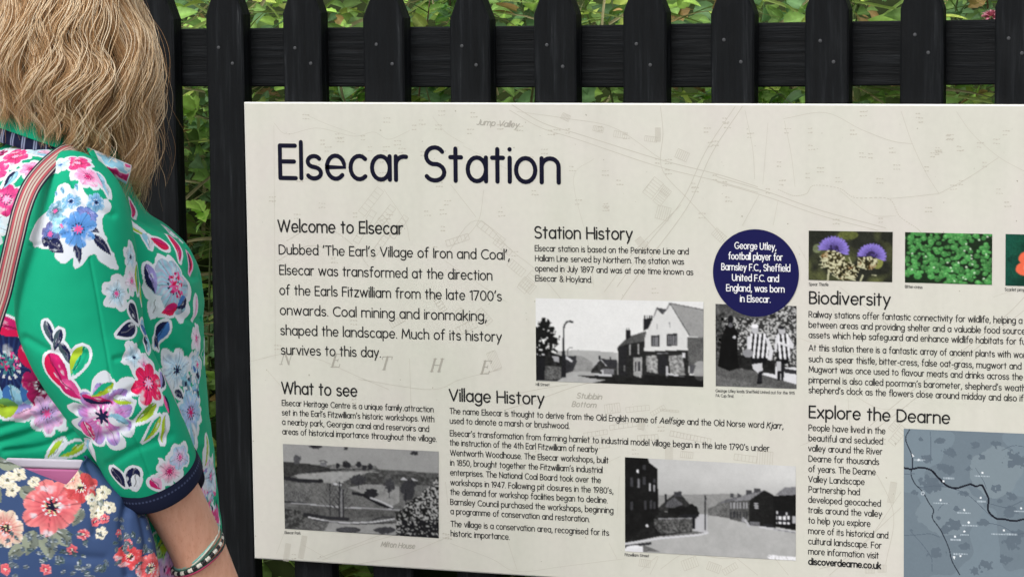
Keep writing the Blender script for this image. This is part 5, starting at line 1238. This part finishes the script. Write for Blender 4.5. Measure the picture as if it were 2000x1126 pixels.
    leafp(s, 45, 282, 50, 16, 165, YG, WH); leafp(s, 92, 300, 40, 20, 20, LP, WH, LB); leafp(s, 20, 350, 46, 16, 120, LB, WH, NV)
    # the front of the jacket beyond the arm
    leafp(s, 236, 392, 60, 26, 55, LP, WH, LB); leafp(s, 258, 408, 50, 18, 60, MG, WH, PK); leafp(s, 268, 448, 56, 26, 20, WH, WH, YG); leafp(s, 290, 470, 46, 24, 70, WH, WH, LB); leafp(s, 312, 474, 50, 22, 160, RD, WH, MG)
    leafp(s, 345, 480, 76, 22, 50, MG, WH, RD); leafp(s, 372, 512, 56, 16, 62, RD, LP, NV); leafp(s, 338, 455, 60, 12, 35, WH, None)
    flower(s, 340, 556, 56, 6, .2, LB, lin(150, 190, 205), PK, WH, 31, .25, streak=PK); spray(s, 346, 556, 26, [PK, MG, LP, RD], 24, 8, (4, 9)); leafp(s, 330, 606, 44, 20, 140, RD, WH, MG); leafp(s, 356, 592, 40, 22, 150, NV, WH, MBL)
    leafp(s, 296, 545, 60, 24, 75, LIL, WH, NV); leafp(s, 302, 600, 34, 18, 100, WH, WH); leafp(s, 312, 650, 56, 24, 130, MBL, WH, NV); leafp(s, 306, 668, 30, 12, 60, NV, WH); leafp(s, 382, 600, 50, 18, 85, LP, WH, WH)
    flower(s, 346, 722, 38, 6, .2, LB, WH, NV, WH, 32, streak=MBL); flower(s, 386, 712, 26, 6, .6, WH, LB, PK, WH, 33); spray(s, 376, 748, 34, [MBL, NV, LB, WH, lin(110, 150, 170)], 60, 9, (4, 12)); flower(s, 372, 804, 40, 6, .9, LIL, LB, MG, WH, 34, streak=WH); leafp(s, 378, 850, 60, 18, 80, WH, WH, LB)
    leafp(s, 404, 880, 60, 20, 95, YG, WH, WH); leafp(s, 350, 770, 30, 12, 40, NV, WH); spray(s, 408, 940, 44, [LB, WH, LIL, PK, LP], 80, 10, (5, 13)); spray(s, 416, 1010, 40, [MG, PK, LIL, NV, WH], 70, 12, (4, 12)); spray(s, 424, 1080, 34, [LB, WH, MBL, MG], 50, 13, (4, 11))
    flower(s, 384, 660, 22, 5, .3, LP, WH, PK, WH, 37); pass
    flower(s, 412, 930, 34, 6, .2, LB, WH, PK, WH, 38, streak=LIL); flower(s, 420, 1020, 32, 6, .5, MG, PK, NV, WH, 39); leafp(s, 396, 985, 46, 18, 100, LIL, WH, WH); leafp(s, 432, 1085, 50, 18, 95, LB, WH, WH); spray(s, 400, 965, 26, [LP, PK, WH], 30, 23, (4, 9))
    flower(s, 320, 1070, 36, 6, .1, YG, GN * 1.3, YG, WH, 35); leafp(s, 318, 1040, 50, 20, 120, YG, WH, GN); flower(s, 330, 1112, 34, 6, .5, LP, LIL, PK, WH, 36)

for PH in (0, 1): print_flowers()              # first the white grounds, then the flowers on them
PH = 2
# the rest of the cloth, out of the photo's sight, in the same print
q = random.Random(77)
for cl, num in ((tor, 46), (slv, 12)):
    hid = np.nonzero(~cl.front)[0]
    for k in range(num):
        i = int(hid[q.randrange(len(hid))]); fr = cl.local(i, np.cross(UP, cl.n[i]) + 1e-6, -UP, PXM)
        idx, a, b = fr; keep = ~cl.front[idx]; fr = (idx[keep], a[keep], b[keep])
        t = q.random()
        if t < .5: flower(cl, 0, 0, q.uniform(24, 48), q.choice((5, 6, 8)), q.uniform(0, 6), q.choice((RD, LB, MBL, PK)), q.choice((PK, WH, LP, LB)), q.choice((NV, PK, LP)), WH, k, fr=fr)
        else: leafp(cl, 0, 0, q.uniform(40, 70), q.uniform(16, 28), q.uniform(0, 180), q.choice((YG, NV, LB, MG)), WH, q.choice((GN, LB, None)), fr=fr)

jacket = tor.done("jacket", person)
sleeve = slv.done("sleeve", jacket)
DENIM = col_mat("navy_lining", 0.8, 0.15, (1400, 0.2))
def cuff(rows, nr=26, nc=300, parent=sleeve):
    c = Cloth(axis_loft(rows, nr, nc), nr, nc, True, lin(26, 32, 56)); t = np.repeat(np.linspace(0, 1, nr), nc)
    ph = np.tile(np.arange(nc), nr)
    for lv in (.22, .70): c.c[(np.abs(t - lv) < .025) & (ph % 4 < 2)] = lin(70, 80, 110)
    c.refresh(); c.V = c.V + c.n * (.0010 * np.sin(t * math.pi))[:, None]
    return c.done("cuff", parent, DENIM)
cuff([(298, 912, -.1545, 91, .0640), (304, 925, -.150, 91.5, .0645), (311, 940, -.1455, 90.5, .0635), (311.6, 941.2, -.145, 88, .061), (309, 936, -.1465, 86, .059)])

# ---- collar: a green fold standing over its pinstriped underside
def coll(rows, name, colf, nc=360, nr=22, mat=FAB):
    R = catmull(np.array(rows, float), nr); th = np.linspace(0, 2 * math.pi, nc, endpoint=False); V = []
    for cx, cy, rx, hd, tilt in R:
        for t in th:
            V.append(W(cx + rx * math.cos(t), cy + tilt * math.cos(t), -hd * math.sin(t)))
    c = Cloth(np.array(V), nr, nc, True, GN); colf(c, np.repeat(np.linspace(0, 1, nr), nc), np.tile(th, nr)); return c.done(name, jacket, mat)
def c_green(c, t, th):
    w = fnoise(np.stack([th * 6, t * 2], 1), 3, 2)
    m = (np.cos(th) > .72); c.c[m & (w > -.1)] = WH; c.c[m & (w > .25)] = LB; c.c[m & (w < -.3)] = PK
    m = (np.cos(th) < -.82); c.c[m & (w > .0)] = WH; c.c[m & (w < -.35)] = PK
coll([(86, 246, 104, .074, 44), (86, 250, 110, .08, 45), (86, 264, 120, .091, 45), (86, 276, 126, .096, 45), (86, 280, 126, .096, 44)], "collar", c_green)
def c_pin(c, t, th):
    c.c[:] = lin(24, 30, 58); k = (th * 26 / 1.0) % 1.0; c.c[(np.abs(k - .5) < .07)] = lin(150, 160, 190)
coll([(85, 268, 114, .087, 42), (84, 280, 120, .094, 41), (83, 294, 124, .100, 38), (82, 302, 122, .1, 36)], "collar_stand", c_pin, mat=DENIM)
def c_inner(c, t, th):
    w = fnoise(np.stack([th * 7, t * 3], 1), 8, 2); c.c[:] = lin(150, 168, 150); c.c[w > .1] = WH * .7; c.c[w > .38] = lin(170, 90, 110); c.c[w < -.3] = lin(60, 130, 90)
coll([(80, 222, 92, .066, 34), (82, 234, 97, .07, 40), (84, 250, 102, .074, 44)], "collar_lining", c_inner)
# the collar's front point
n1, n2 = 60, 50
tip = []
for j in range(n2):
    v = j / (n2 - 1)
    for i in range(n1):
        u = i / (n1 - 1)
        x = (1 - u) * ((1 - v) * 168 + v * 190) + u * ((1 - v) * 256 + v * 248); y = (1 - u) * ((1 - v) * 288 + v * 326) + u * ((1 - v) * 324 + v * 358)
        tip.append(W(x, y, -.098 - .018 * math.sin(math.pi * min(1, v * 1.0)) + .035 * u * u - .004 * math.sin(u * 9 + v * 4)))
c = Cloth(np.array(tip), n2, n1, False, WH); c.front[:] = True
t_u, t_v = np.tile(np.linspace(0, 1, n1), n2), np.repeat(np.linspace(0, 1, n2), n1); w = fnoise(np.stack([t_u * 4, t_v * 3], 1), 6, 2)
c.c[w > .12] = LB; c.c[(w < -.05) & (t_u > .45)] = PK; c.c[(w < -.25) & (t_u > .4)] = MG; c.c[(t_u < .16)] = GN; c.c[(t_v < .05) | (t_u > .97)] = WH
ct = c.done("collar_point", jacket); md = ct.modifiers.new("thickness", 'SOLIDIFY'); md.thickness = 0.003; md.offset = 0

# ---- far sleeve
SF = [(120, 315, .115, 30, .03), (122, 335, .13, 62, .055), (124, 380, .16, 85, .07), (128, 480, .185, 95, .075), (140, 600, .2, 100, .075), (165, 740, .205, 92, .07), (200, 860, .205, 88, .064), (225, 940, .2, 86, .06)]
fs = Cloth(axis_loft(SF, 120, 110), 120, 110, True, GN); fs.ripple(.003, (9, 9, 9), 14)
for k in range(16):
    i = q.randrange(len(fs.V)); fr = fs.local(i, np.cross(UP, fs.n[i]) + 1e-6, -UP, PXM); flower(fs, 0, 0, q.uniform(22, 40), 6, q.uniform(0, 6), q.choice((RD, LB, PK)), q.choice((WH, LP, LB)), NV, WH, k, fr=fr)
far = fs.done("sleeve", jacket)
cuff([(220, 925, .2, 88, .062), (228, 950, .2, 88, .062), (236, 975, .2, 86, .06), (236, 975, .2, 80, .054), (228, 950, .2, 79, .053)], 16, 100, far)

# ---- body: one continuous skin from a skeleton
def skin_body():
    P, Rr, E = [], [], []
    def j(p, r, prev=None):
        P.append(tuple(p)); Rr.append(r)
        if prev is not None: E.append((prev, len(P) - 1))
        return len(P) - 1
    def chain(prev, pts):
        for p, r in pts: prev = j(p, r, prev)
        return prev
    pel = W(178, 1180, .01); root = j(pel, .13)
    ab = chain(root, [(W(172, 1000, .01), .115), (W(165, 820), .11)]); ch = chain(ab, [(W(150, 600), .10), (W(125, 430), .07)])
    nk = chain(ch, [(W(105, 300), .052), (W(112, 215), .05)])
    hd_f = HR * .55 + HF * .83                                    # where the head faces: the board
    hc = W(120, 40); jaw = chain(nk, [(hc + hd_f * .012 - UP * .065, .064), (hc, .088), (hc + UP * .06 - hd_f * .01, .07)])
    n0 = len(P) - 2
    j(hc + hd_f * .10 - UP * .022, .013, n0); hs_ = np.array([hd_f[1], -hd_f[0], 0])
    for sg in (1, -1): j(hc + hs_ * .088 * sg - UP * .01, .018, n0)
    def arm(sg, sh, el, mid, wr, palm, kn, fdir, nrm):
        w = chain(ch, [(sh, .052), (el, .046), (mid, .0415), (wr, .0375)])
        pm = chain(w, [(palm, .03)])
        side = np.cross(fdir, nrm); side /= np.linalg.norm(side)
        for k, (o_, L) in enumerate(((-.027, .068), (-.009, .078), (.009, .074), (.026, .058))):
            b0 = kn + side * o_; d = fdir / np.linalg.norm(fdir)
            chain(pm, [(b0, .0105), (b0 + d * L * .45 + nrm * .004, .0092), (b0 + d * L * .75 + nrm * .014, .0085), (b0 + d * L * .95 + nrm * .026, .0075)])
        th0 = palm - side * .034
        chain(pm, [(th0, .0115), (th0 - side * .016 + fdir * .03 + nrm * .012, .0105), (th0 - side * .014 + fdir * .058 + nrm * .02, .009)])
    fd = W(470, 1230, -.09) - W(405, 1105, -.10); fd /= np.linalg.norm(fd)
    arm(1, W(146, 385, -.14), W(236, 800, -.182), W(335, 970, -.135), W(389, 1074, -.108), W(415, 1128, -.10), W(442, 1178, -.095), fd, HF * .8 - HR * .3)
    fd2 = -UP * .9 + HR * .25
    arm(-1, W(124, 385, .14), W(170, 800, .195), W(232, 970, .2), W(270, 1070, .2), W(286, 1120, .2), W(300, 1165, .2), fd2, HF * .5 - HR * .6)
    for sg in (-1, 1):
        hip = pel + HF * .085 * sg - UP * .06 - HR * .02; kn = np.array([hip[0], hip[1], .49]) + HR * .02; an = np.array([hip[0], hip[1], .09]) + HF * .01 * sg - HR * .01
        chain(root, [(hip, .09), (kn, .058), (an, .04), (an + HR * .10 - UP * .045, .032), (an + HR * .16 - UP * .055, .024)])
    me = bpy.data.meshes.new("body"); me.from_pydata([tuple(np.array(p) - np.array(person.location)) for p in P], E, [])
    o = bpy.data.objects.new("body", me); COL.objects.link(o); o.parent = person
    o.modifiers.new("skin", 'SKIN'); sub = o.modifiers.new("sub", 'SUBSURF'); sub.levels = sub.render_levels = 2
    for v, r in zip(me.skin_vertices[0].data, Rr): v.radius = (r * 1.06, r * 1.06)
    me.skin_vertices[0].data[0].use_root = True
    bpy.context.view_layer.update()
    dg = bpy.context.evaluated_depsgraph_get(); m2 = bpy.data.meshes.new_from_object(o.evaluated_get(dg))
    o.modifiers.clear(); o.data = m2; m2.polygons.foreach_set('use_smooth', np.ones(len(m2.polygons), bool))
    return o, hc, hd_f, hs_
body, HC, HD_F, HS = skin_body()
SKIN, n, l, b = new_mat("skin", (0.47, 0.25, 0.17), 0.5, 0.35)
b.inputs['Subsurface Weight'].default_value = 0.15; b.inputs['Subsurface Radius'].default_value = (.01, .004, .002); b.inputs['Subsurface Scale'].default_value = 0.5
t = n.new('ShaderNodeTexNoise'); t.inputs['Scale'].default_value = 60; t.inputs['Detail'].default_value = 6; r = n.new('ShaderNodeValToRGB')
r.color_ramp.elements[0].color = (0.64, 0.30, 0.195, 1); r.color_ramp.elements[1].color = (0.82, 0.47, 0.335, 1); l.new(t.outputs[0], r.inputs[0])
tf = n.new('ShaderNodeTexNoise'); tf.inputs['Scale'].default_value = 210; tf.inputs['Detail'].default_value = 2
rf = n.new('ShaderNodeValToRGB'); rf.color_ramp.elements[0].position = .60; rf.color_ramp.elements[1].position = .70; rf.color_ramp.elements[0].color = (1, 1, 1, 1); rf.color_ramp.elements[1].color = (.74, .60, .52, 1)
l.new(tf.outputs[0], rf.inputs[0]); mf = n.new('ShaderNodeMix'); mf.data_type = 'RGBA'; mf.blend_type = 'MULTIPLY'; mf.inputs['Factor'].default_value = .4
l.new(r.outputs[0], mf.inputs['A']); l.new(rf.outputs[0], mf.inputs['B']); l.new(mf.outputs['Result'], b.inputs['Base Color'])
bpn = n.new('ShaderNodeBump'); bpn.inputs['Strength'].default_value = .25; bpn.inputs['Distance'].default_value = .001; l.new(tf.outputs[0], bpn.inputs['Height']); l.new(bpn.outputs[0], b.inputs['Normal'])
body.data.materials.clear(); body.data.materials.append(SKIN)
EYEM, _n, _l, _b = new_mat("eye_white", (.75, .74, .72), .2, .5); IRIS, _n, _l, _b = new_mat("iris", (.05, .09, .10), .15, .5); LIP, _n, _l, _b = new_mat("lip", (.36, .10, .09), .4, .4)
def ball(c, r, sx=(1, 1, 1), n=14):
    V = [(0, 0, 0)] * 0
    for i in range(n + 1):
        for k in range(n * 2): a, e = math.pi * k / n, math.pi * i / n - math.pi / 2; V.append(np.array(c) + r * np.array([math.cos(a) * math.cos(e), math.sin(a) * math.cos(e), math.sin(e)]) * np.array(sx))
    return np.array(V), grid_faces(n + 1, n * 2, True)
for sg in (1, -1):
    ec = HC + HD_F * .083 + HS * .032 * sg + UP * .004
    ey = mesh_obj("eye", *ball(ec, .0125), EYEM, person, True); mesh_obj("iris", *ball(ec + HD_F * .0085, .0062), IRIS, ey, True)
mesh_obj("mouth", *ball(HC + HD_F * .088 - UP * .06, .02, (1, 1, .3)), LIP, person, True)

# ---- trousers and shoes (below the picture)
TROU, _n, _l, _b = new_mat("navy_trousers", (.02, .025, .045), .85, .2); SHOE, _n, _l, _b = new_mat("dark_shoe_leather", (.03, .022, .018), .5, .4)
pel = W(178, 1180, .01)
trs = MB()
for sg in (-1, 1):
    hip = pel + HF * .085 * sg - HR * .02
    trs.tube(np.array([[hip[0], hip[1], z] for z in (.80, .72, .6, .49, .3, .14, .09)]) + HR * np.array([[0], [0], [.01], [.02], [.01], [0], [0]]) , [.115, .112, .095, .08, .072, .066, .068], 28)
trs.build("trousers", TROU, person, True)
for sg in (-1, 1):
    a = np.array([*(pel + HF * .085 * sg - HR * .03)[:2], 0]); V, F = ball((0, 0, 0), 1.0, n=12)
    V = np.array([a + HR * (.07 + v[0] * .135) + HF * (v[1] * .05 * (1 - .1 * v[0])) + UP * max(0.004, .045 + v[2] * (.052 - .02 * v[0])) for v in V]); mesh_obj("shoe", V, F, SHOE, person, True)

# ---- hair
HPY = [-170, -150, -110, -50, 0, 60, 150, 230, 300, 400]; HRD = [.012, .045, .076, .096, .104, .117, .126, .124, .119, .115]
hair_r = lambda py: np.interp(py, HPY, HRD)
def hair_c(py): return 117 + np.interp(py, [-170, 0, 150, 400], [-4, 0, 6, 10])
def hair_end(ph):
    x = 117 + 190 * math.cos(ph)
    y = float(np.interp(x, [-80, 0, 60, 100, 150, 190, 230, 265, 300, 330], [198, 204, 216, 232, 262, 280, 280, 276, 262, 240]))
    return y if math.sin(ph) > -.2 else float(np.interp(math.cos(ph), [-1, -.3, .5, 1], [210, 240, 300, 340]))
hr_ = np.random.RandomState(12)
NS, NP = 21000, 34
rs = np.random.RandomState(5)
pts = np.zeros((NS, NP, 3)); rad = np.zeros((NS, NP)); tone = np.zeros(NS)
NCL = 210
cl_ph = rs.uniform(0, 2 * math.pi, NCL); cl_w = 2.0 * np.sin(2 * cl_ph + 1) + 1.5 * np.sin(5 * cl_ph) + .9 * np.sin(11 * cl_ph + 2) + rs.normal(0, .45, NCL); cl_k = 168 + 34 * np.sin(3 * cl_ph + .5) + rs.normal(0, 12, NCL); cl_e = rs.normal(0, 20, NCL); cl_a = rs.uniform(.5, 1.5, NCL); cl_l = rs.uniform(.85, 1.03, NCL); cl_t = rs.beta(2, 2, NCL)
tt = np.linspace(0, 1, NP)
for i in range(NS):
    c = rs.randint(NCL); ph0 = cl_ph[c] + rs.normal(0, .07); wisp = rs.rand() < .05
    lam = (cl_l[c] - abs(rs.normal(0, .05))) * (1 + (rs.uniform(.0, .10) if wisp else 0))
    py0 = -168 + 110 * rs.rand() ** 1.2
    ye = hair_end(ph0 % (2 * math.pi)) + cl_e[c] + rs.normal(0, 14) - 40 * (rs.rand() ** 3) + (rs.uniform(0, 120 if math.cos(ph0) > .35 and math.sin(ph0) > -.3 else 25) if wisp or (math.cos(ph0) > .45 and rs.rand() < .13) else 0)
    py = py0 + (ye - py0) * tt
    ph = ph0 + (cl_ph[c] - ph0) * .78 * tt + (.008 + .05 * wisp) * np.sin(py / 45 + i)
    am = cl_a[c] * (.0045 + .0085 * np.clip((py + 60) / 260, 0, 1)) * np.clip(tt * 5, 0, 1)
    acc = rs.rand() < .022
    if acc: lam = rs.uniform(1.0, 1.05); am = am * 1.35
    dr = .5 * np.sin(py / 170 + cl_w[c]) + .30 * rs.normal()
    wv = np.sin(py / cl_k[c] * 6.28 + cl_w[c] + dr)
    R = hair_r(py) * lam + .5 * am * np.cos(py / cl_k[c] * 6.28 + cl_w[c] + dr) + (.012 * wisp * tt * rs.normal())
    R = R * (1 - .13 * np.clip((tt - .82) / .18, 0, 1) * (rs.rand() if not wisp else -.2))
    cx = hair_c(py)
    tang = am * wv + rs.normal(0, .0009) * tt
    x = R * np.cos(ph) - tang * np.sin(ph); d = R * np.sin(ph) + tang * np.cos(ph)
    base = np.array([W(cx[k], py[k], 0) for k in (0, NP - 1)])
    B_ = base[0][None] + (base[1] - base[0])[None] * tt[:, None] + HR[None] * ((cx - (cx[0] + (cx[-1] - cx[0]) * tt)) / PXM)[:, None]
    pts[i] = B_ + HR[None] * x[:, None] - HF[None] * d[:, None]
    tone[i] = np.clip(.34 * cl_t[c] + .66 * rs.rand() + .10 * (lam - .95) * 10 * .5, 0, 1)
    if acc: tone[i] = rs.uniform(.8, .98)
    rad[i] = (.00046 if acc else .00026 if rs.rand() < .8 else .00036) * (1 - .72 * tt ** 3) * (.6 if wisp else 1)
loc = np.array(person.location)
HAIRM, n, l, b = new_mat("blonde_hair", rough=0.42, spec=0.35)
hi = n.new('ShaderNodeAttribute'); hi.attribute_name = 'tone'; r = n.new('ShaderNodeValToRGB'); e = r.color_ramp.elements
e[0].position = 0; e[0].color = (.08, .040, .015, 1); e[1].position = 1.0; e[1].color = (.92, .80, .60, 1)
for ps, cc in ((.28, (.27, .14, .055, 1)), (.56, (.56, .33, .15, 1)), (.77, (.70, .465, .24, 1)), (.90, (.88, .71, .49, 1))): k = e.new(ps); k.color = cc
l.new(hi.outputs['Fac'], r.inputs[0]); l.new(r.outputs[0], b.inputs['Base Color'])
CAPM, n, l, b = new_mat("hair_underlayer", (.20, .12, .06), .8, .15)
cap_rows = []
nr, nc = 60, 120; V = []
for i in range(nr):
    t = i / (nr - 1)
    for k in range(nc):
        ph = 2 * math.pi * k / nc; py = -160 + (hair_end(ph) - 26 + 160) * t
        R = hair_r(py) * (.84 + .02 * math.sin(ph * 23 + py / 30)); V.append(W(hair_c(py), py, 0) + HR * R * math.cos(ph) - HF * R * math.sin(ph))
cap = mesh_obj("hair", np.array(V), grid_faces(nr, nc, True), CAPM, person, True)
hc_ = bpy.data.hair_curves.new("hair_strands"); hc_.add_curves([NP] * NS)
hc_.points.foreach_set('position', (pts - world_loc(cap)).astype(np.float32).ravel())
ra = hc_.attributes.get('radius') or hc_.attributes.new('radius', 'FLOAT', 'POINT')
ra.data.foreach_set('value', rad.astype(np.float32).ravel())
tn = hc_.attributes.new('tone', 'FLOAT', 'CURVE'); tn.data.foreach_set('value', tone.astype(np.float32))
ho = bpy.data.objects.new("hair_strands", hc_); COL.objects.link(ho); ho.parent = cap; hc_.materials.append(HAIRM)

# ------------------------------------------------------------------ shoulder bag, purse, bracelets
bagloc = W(110, 1330, -.16)
bag = empty("shoulder_bag", tuple(bagloc), category="bag", label="open blue shoulder bag with coral rose print hanging at the woman's side")
def bag_x(y): return np.interp(y, [880, 893, 925, 950, 1010, 1060, 1126, 1250, 1300, 1335], [160, 170, 205, 232, 288, 302, 312, 312, 290, 250])
def bag_top(s_, near): return np.interp(s_, [0, .33, .46, .70, .93, 1], [872, 884, 906, 946, 903, 893]) * near + (1 - near) * (878 + 12 * s_)
nr, nc = 300, 420; V = []
for i in range(nr):
    v = i / (nr - 1)
    for k in range(nc):
        th = 2 * math.pi * k / nc; s_ = (math.cos(th) + 1) / 2; near = min(1, max(0, math.sin(th) * 3 + .4)); y = bag_top(s_, near); y = y + (1338 - y) * v
        xr = bag_x(y); px = -100 + s_ * (xr + 100); bulge = .055 * (math.sin(math.pi * min(1, .18 + v * .82)) ** .5) + .004
        V.append(W(px, y, -.165 - bulge * (abs(math.sin(th)) ** .7) * (1 if math.sin(th) >= 0 else -1)))
bc = Cloth(np.array(V), nr, nc, True, lin(60, 82, 124)); bc.ripple(.004, (8, 8, 5), 41); bc.ripple(.0012, (26, 26, 16), 43)
for pts_, d, w_ in (([(255, 960), (240, 1030), (250, 1120)], .006, 9), ([(275, 1000), (285, 1060), (280, 1120)], .004, 7), ([(170, 905), (190, 960), (185, 1040)], .004, 8), ([(60, 1040), (110, 1080), (200, 1090)], .003, 10)): bc.crease(pts_, d, w_)
bc.refresh(); s = bc
BG, CR, CO, GL = lin(60, 82, 124), lin(226, 218, 196), lin(232, 118, 112), lin(120, 128, 118)
for x, y, L, wd, an in ((60, 1060, 52, 30, 110), (96, 1062, 60, 34, 80), (122, 1050, 50, 28, 50), (30, 1075, 40, 22, 150), (120, 905, 40, 24, 0), (60, 965, 50, 26, 30), (190, 985, 44, 24, 60), (150, 1010, 40, 20, 120), (20, 905, 50, 26, 10), (-10, 960, 50, 26, 60)): leafp(s, x, y, L, wd, an, GL, None, lin(150, 158, 140))
def rose(x, y, r, ci, co, sd_):
    flower(s, x, y, r, 7, sd_, ci, co, NV * .5, None, sd_, .2, streak=ci); spray(s, x, y, r * .26, [CR, lin(60, 60, 50), lin(230, 220, 170)], 12, sd_, (2, 5))
rose(100, 988, 56, lin(196, 52, 76), lin(232, 138, 138), 1); rose(12, 1032, 38, lin(214, 70, 86), CR, 2); rose(158, 950, 30, lin(176, 40, 58), lin(214, 90, 90), 3); rose(252, 1086, 24, lin(206, 40, 60), lin(230, 96, 96), 4); rose(296, 1108, 32, lin(200, 40, 60), lin(240, 130, 130), 5); rose(140, 935, 20, CO, CR, 6)
for x, y, r in ((14, 938, 17), (36, 926, 15), (24, 956, 15), (200, 962, 15), (212, 990, 14), (180, 975, 13), (196, 1040, 13), (186, 1000, 14), (-8, 940, 14), (66, 940, 12)): flower(s, x, y, r, 5, x, CR, CR, lin(110, 110, 90), None, x, .35)
for x, y, r in ((162, 1042, 12), (140, 1072, 11), (204, 1012, 10), (186, 1018, 9), (250, 1060, 9), (232, 1040, 8), (90, 1110, 12), (10, 1110, 12)): flower(s, x, y, r, 5, x, RD * .8, lin(236, 130, 130), CR, None, x)
for k in range(70):
    x, y = q.uniform(-10, 300), q.uniform(1040, 1126)
    leafp(s, x, y, q.uniform(10, 18), q.uniform(6, 9), q.uniform(0, 180), lin(104, 118, 130) if k % 3 else lin(84, 104, 110), None)
for k in range(26): leafp(s, q.uniform(225, 300), q.uniform(985, 1080), 12, 7, q.uniform(0, 180), lin(110, 122, 132), None)
hid = np.nonzero(~bc.front)[0]
for k in range(30):
    i = int(hid[q.randrange(len(hid))]); idx, a, b_ = bc.local(i, np.cross(UP, bc.n[i]) + 1e-6, -UP, PXM); kp = ~bc.front[idx]
    flower(bc, 0, 0, q.uniform(14, 44), 7, k, lin(206, 60, 74), q.choice((CR, lin(240, 150, 136))), CR, None, k, .2, fr=(idx[kp], a[kp], b_[kp]))
bb = bc.done("bag_body", bag); md = bb.modifiers.new("thickness", 'SOLIDIFY'); md.thickness = 0.002; md.offset = -1
# striped webbing strap over the shoulder
SPT = catmull(np.array([(165, 305, -.06), (148, 292, -.10), (126, 296, -.146), (92, 324, -.205), (62, 362, -.243), (43, 408, -.262), (30, 460, -.268), (17, 515, -.262), (3, 575, -.25), (-20, 650, -.235), (-45, 760, -.22), (-70, 900, -.185)], float), 150)
C_ = np.array([W(*p) for p in SPT]); T_ = np.gradient(C_, axis=0); T_ /= np.linalg.norm(T_, axis=1)[:, None]
V, cc = [], []; NW = 40
for c_, t_ in zip(C_, T_):
    sd_ = np.cross(t_, -HF + .25 * UP); sd_ /= np.linalg.norm(sd_); nn = np.cross(sd_, t_)
    for k in range(NW):
        u = k / (NW - 1) * 2 - 1; V.append(c_ + sd_ * u * .0125 - nn * (.0015 * u * u) * (1 if nn @ HF < 0 else -1))
        a = abs(u + .0); cc.append(lin(40, 44, 60) if a > .84 else lin(205, 196, 186) if a > .70 else lin(70, 66, 78) if a > .62 else lin(196, 96, 104) if a > .36 else lin(214, 204, 190) if a > .20 else lin(150, 70, 82) if a > .12 else lin(205, 190, 178))
st = mesh_obj("strap", np.array(V), grid_faces(150, NW, False), col_mat("woven_webbing", .8, .15, (1500, .4)), bag, True, np.array(cc)); md = st.modifiers.new("thickness", 'SOLIDIFY'); md.thickness = .0022; md.offset = 0
# purse inside the bag
pu = empty("purse", tuple(W(95, 940, -.165)), category="purse", label="pink purse with a pale top band showing in the open top of the shoulder bag")
def slab(x0, x1, ya, yb, o0, th, name, col, rough):
    v = [np.array(W(x, y, o)) for o in (o0, o0 + th) for x, y in ((x0, yb), (x1, yb + 4), (x1, ya + 4), (x0, ya))]
    m_, _n, _l, _b = new_mat(name + "_vinyl", tuple(col), rough, .4)
    ob = mesh_obj(name, v, [(0, 1, 2, 3), (7, 6, 5, 4), (0, 4, 5, 1), (1, 5, 6, 2), (2, 6, 7, 3), (3, 7, 4, 0)], m_, pu); bv = ob.modifiers.new("round", 'BEVEL'); bv.width = .003; bv.segments = 3; return ob
slab(12, 162, 912, 1010, -.185, .024, "purse_body", lin(196, 112, 160), .45); slab(12, 163, 893, 912, -.186, .026, "top_band", lin(206, 200, 214), .5)

# bracelets on the wrist
wa = W(389, 1074, -.108) - W(335, 970, -.135); wa /= np.linalg.norm(wa)
def ringpts(px, py, r, tilt, n=80, rz=1.0):
    c_ = W(px, py, -.107); t_ = wa + HR * tilt; t_ /= np.linalg.norm(t_); a = np.cross(t_, HF); a /= np.linalg.norm(a); d = np.cross(a, t_)
    return np.array([c_ + a * r * math.cos(2 * math.pi * k / n) + d * r * rz * math.sin(2 * math.pi * k / n) for k in range(n + 1)])
b1 = empty("beaded_bracelet", tuple(W(386, 1078, -.107)), category="bracelet", label="black and white beaded bracelet on the woman's wrist")
BLK, _n, _l, _b = new_mat("black_bead", (.012, .012, .014), .3, .5); WHB, _n, _l, _b = new_mat("white_bead", (.72, .70, .62), .35, .5)
R_ = ringpts(385, 1079, .0402, .22, 72); mbs = (MB(), MB())
for k in range(72):
    d = R_[(k + 1) % 72] - R_[k]; V, F = ball(R_[k], .0033, n=5); mbs[(k // 2) % 2].add(V, [tuple(f) for f in F])
mbs[0].build("black_beads", BLK, b1, True); mbs[1].build("white_beads", WHB, b1, True)
def cord(label, specs):
    o = empty("cord_bracelet", tuple(W(386, 1070, -.107)), category="bracelet", label=label)
    for k, (px, py, r, tl, w_, col) in enumerate(specs):
        m_, _n, _l, _b = new_mat("cord_thread", tuple(col), .7, .3); mb = MB(); mb.tube(ringpts(px, py, r, tl), w_, 8); mb.build("cord", m_, o, True)
cord("thin teal and white cord bracelet on the wrist above the beaded one", [(384, 1066, .0405, .42, .0015, lin(130, 196, 184)), (386, 1069, .0412, .50, .0013, lin(210, 214, 200)), (385, 1072, .0408, .30, .0015, lin(70, 110, 96))])
cord("pink and dark cord bracelet on the wrist below the beaded one", [(388, 1086, .0402, .16, .0016, lin(176, 60, 96)), (387, 1083, .0405, .10, .0014, lin(40, 60, 56))])
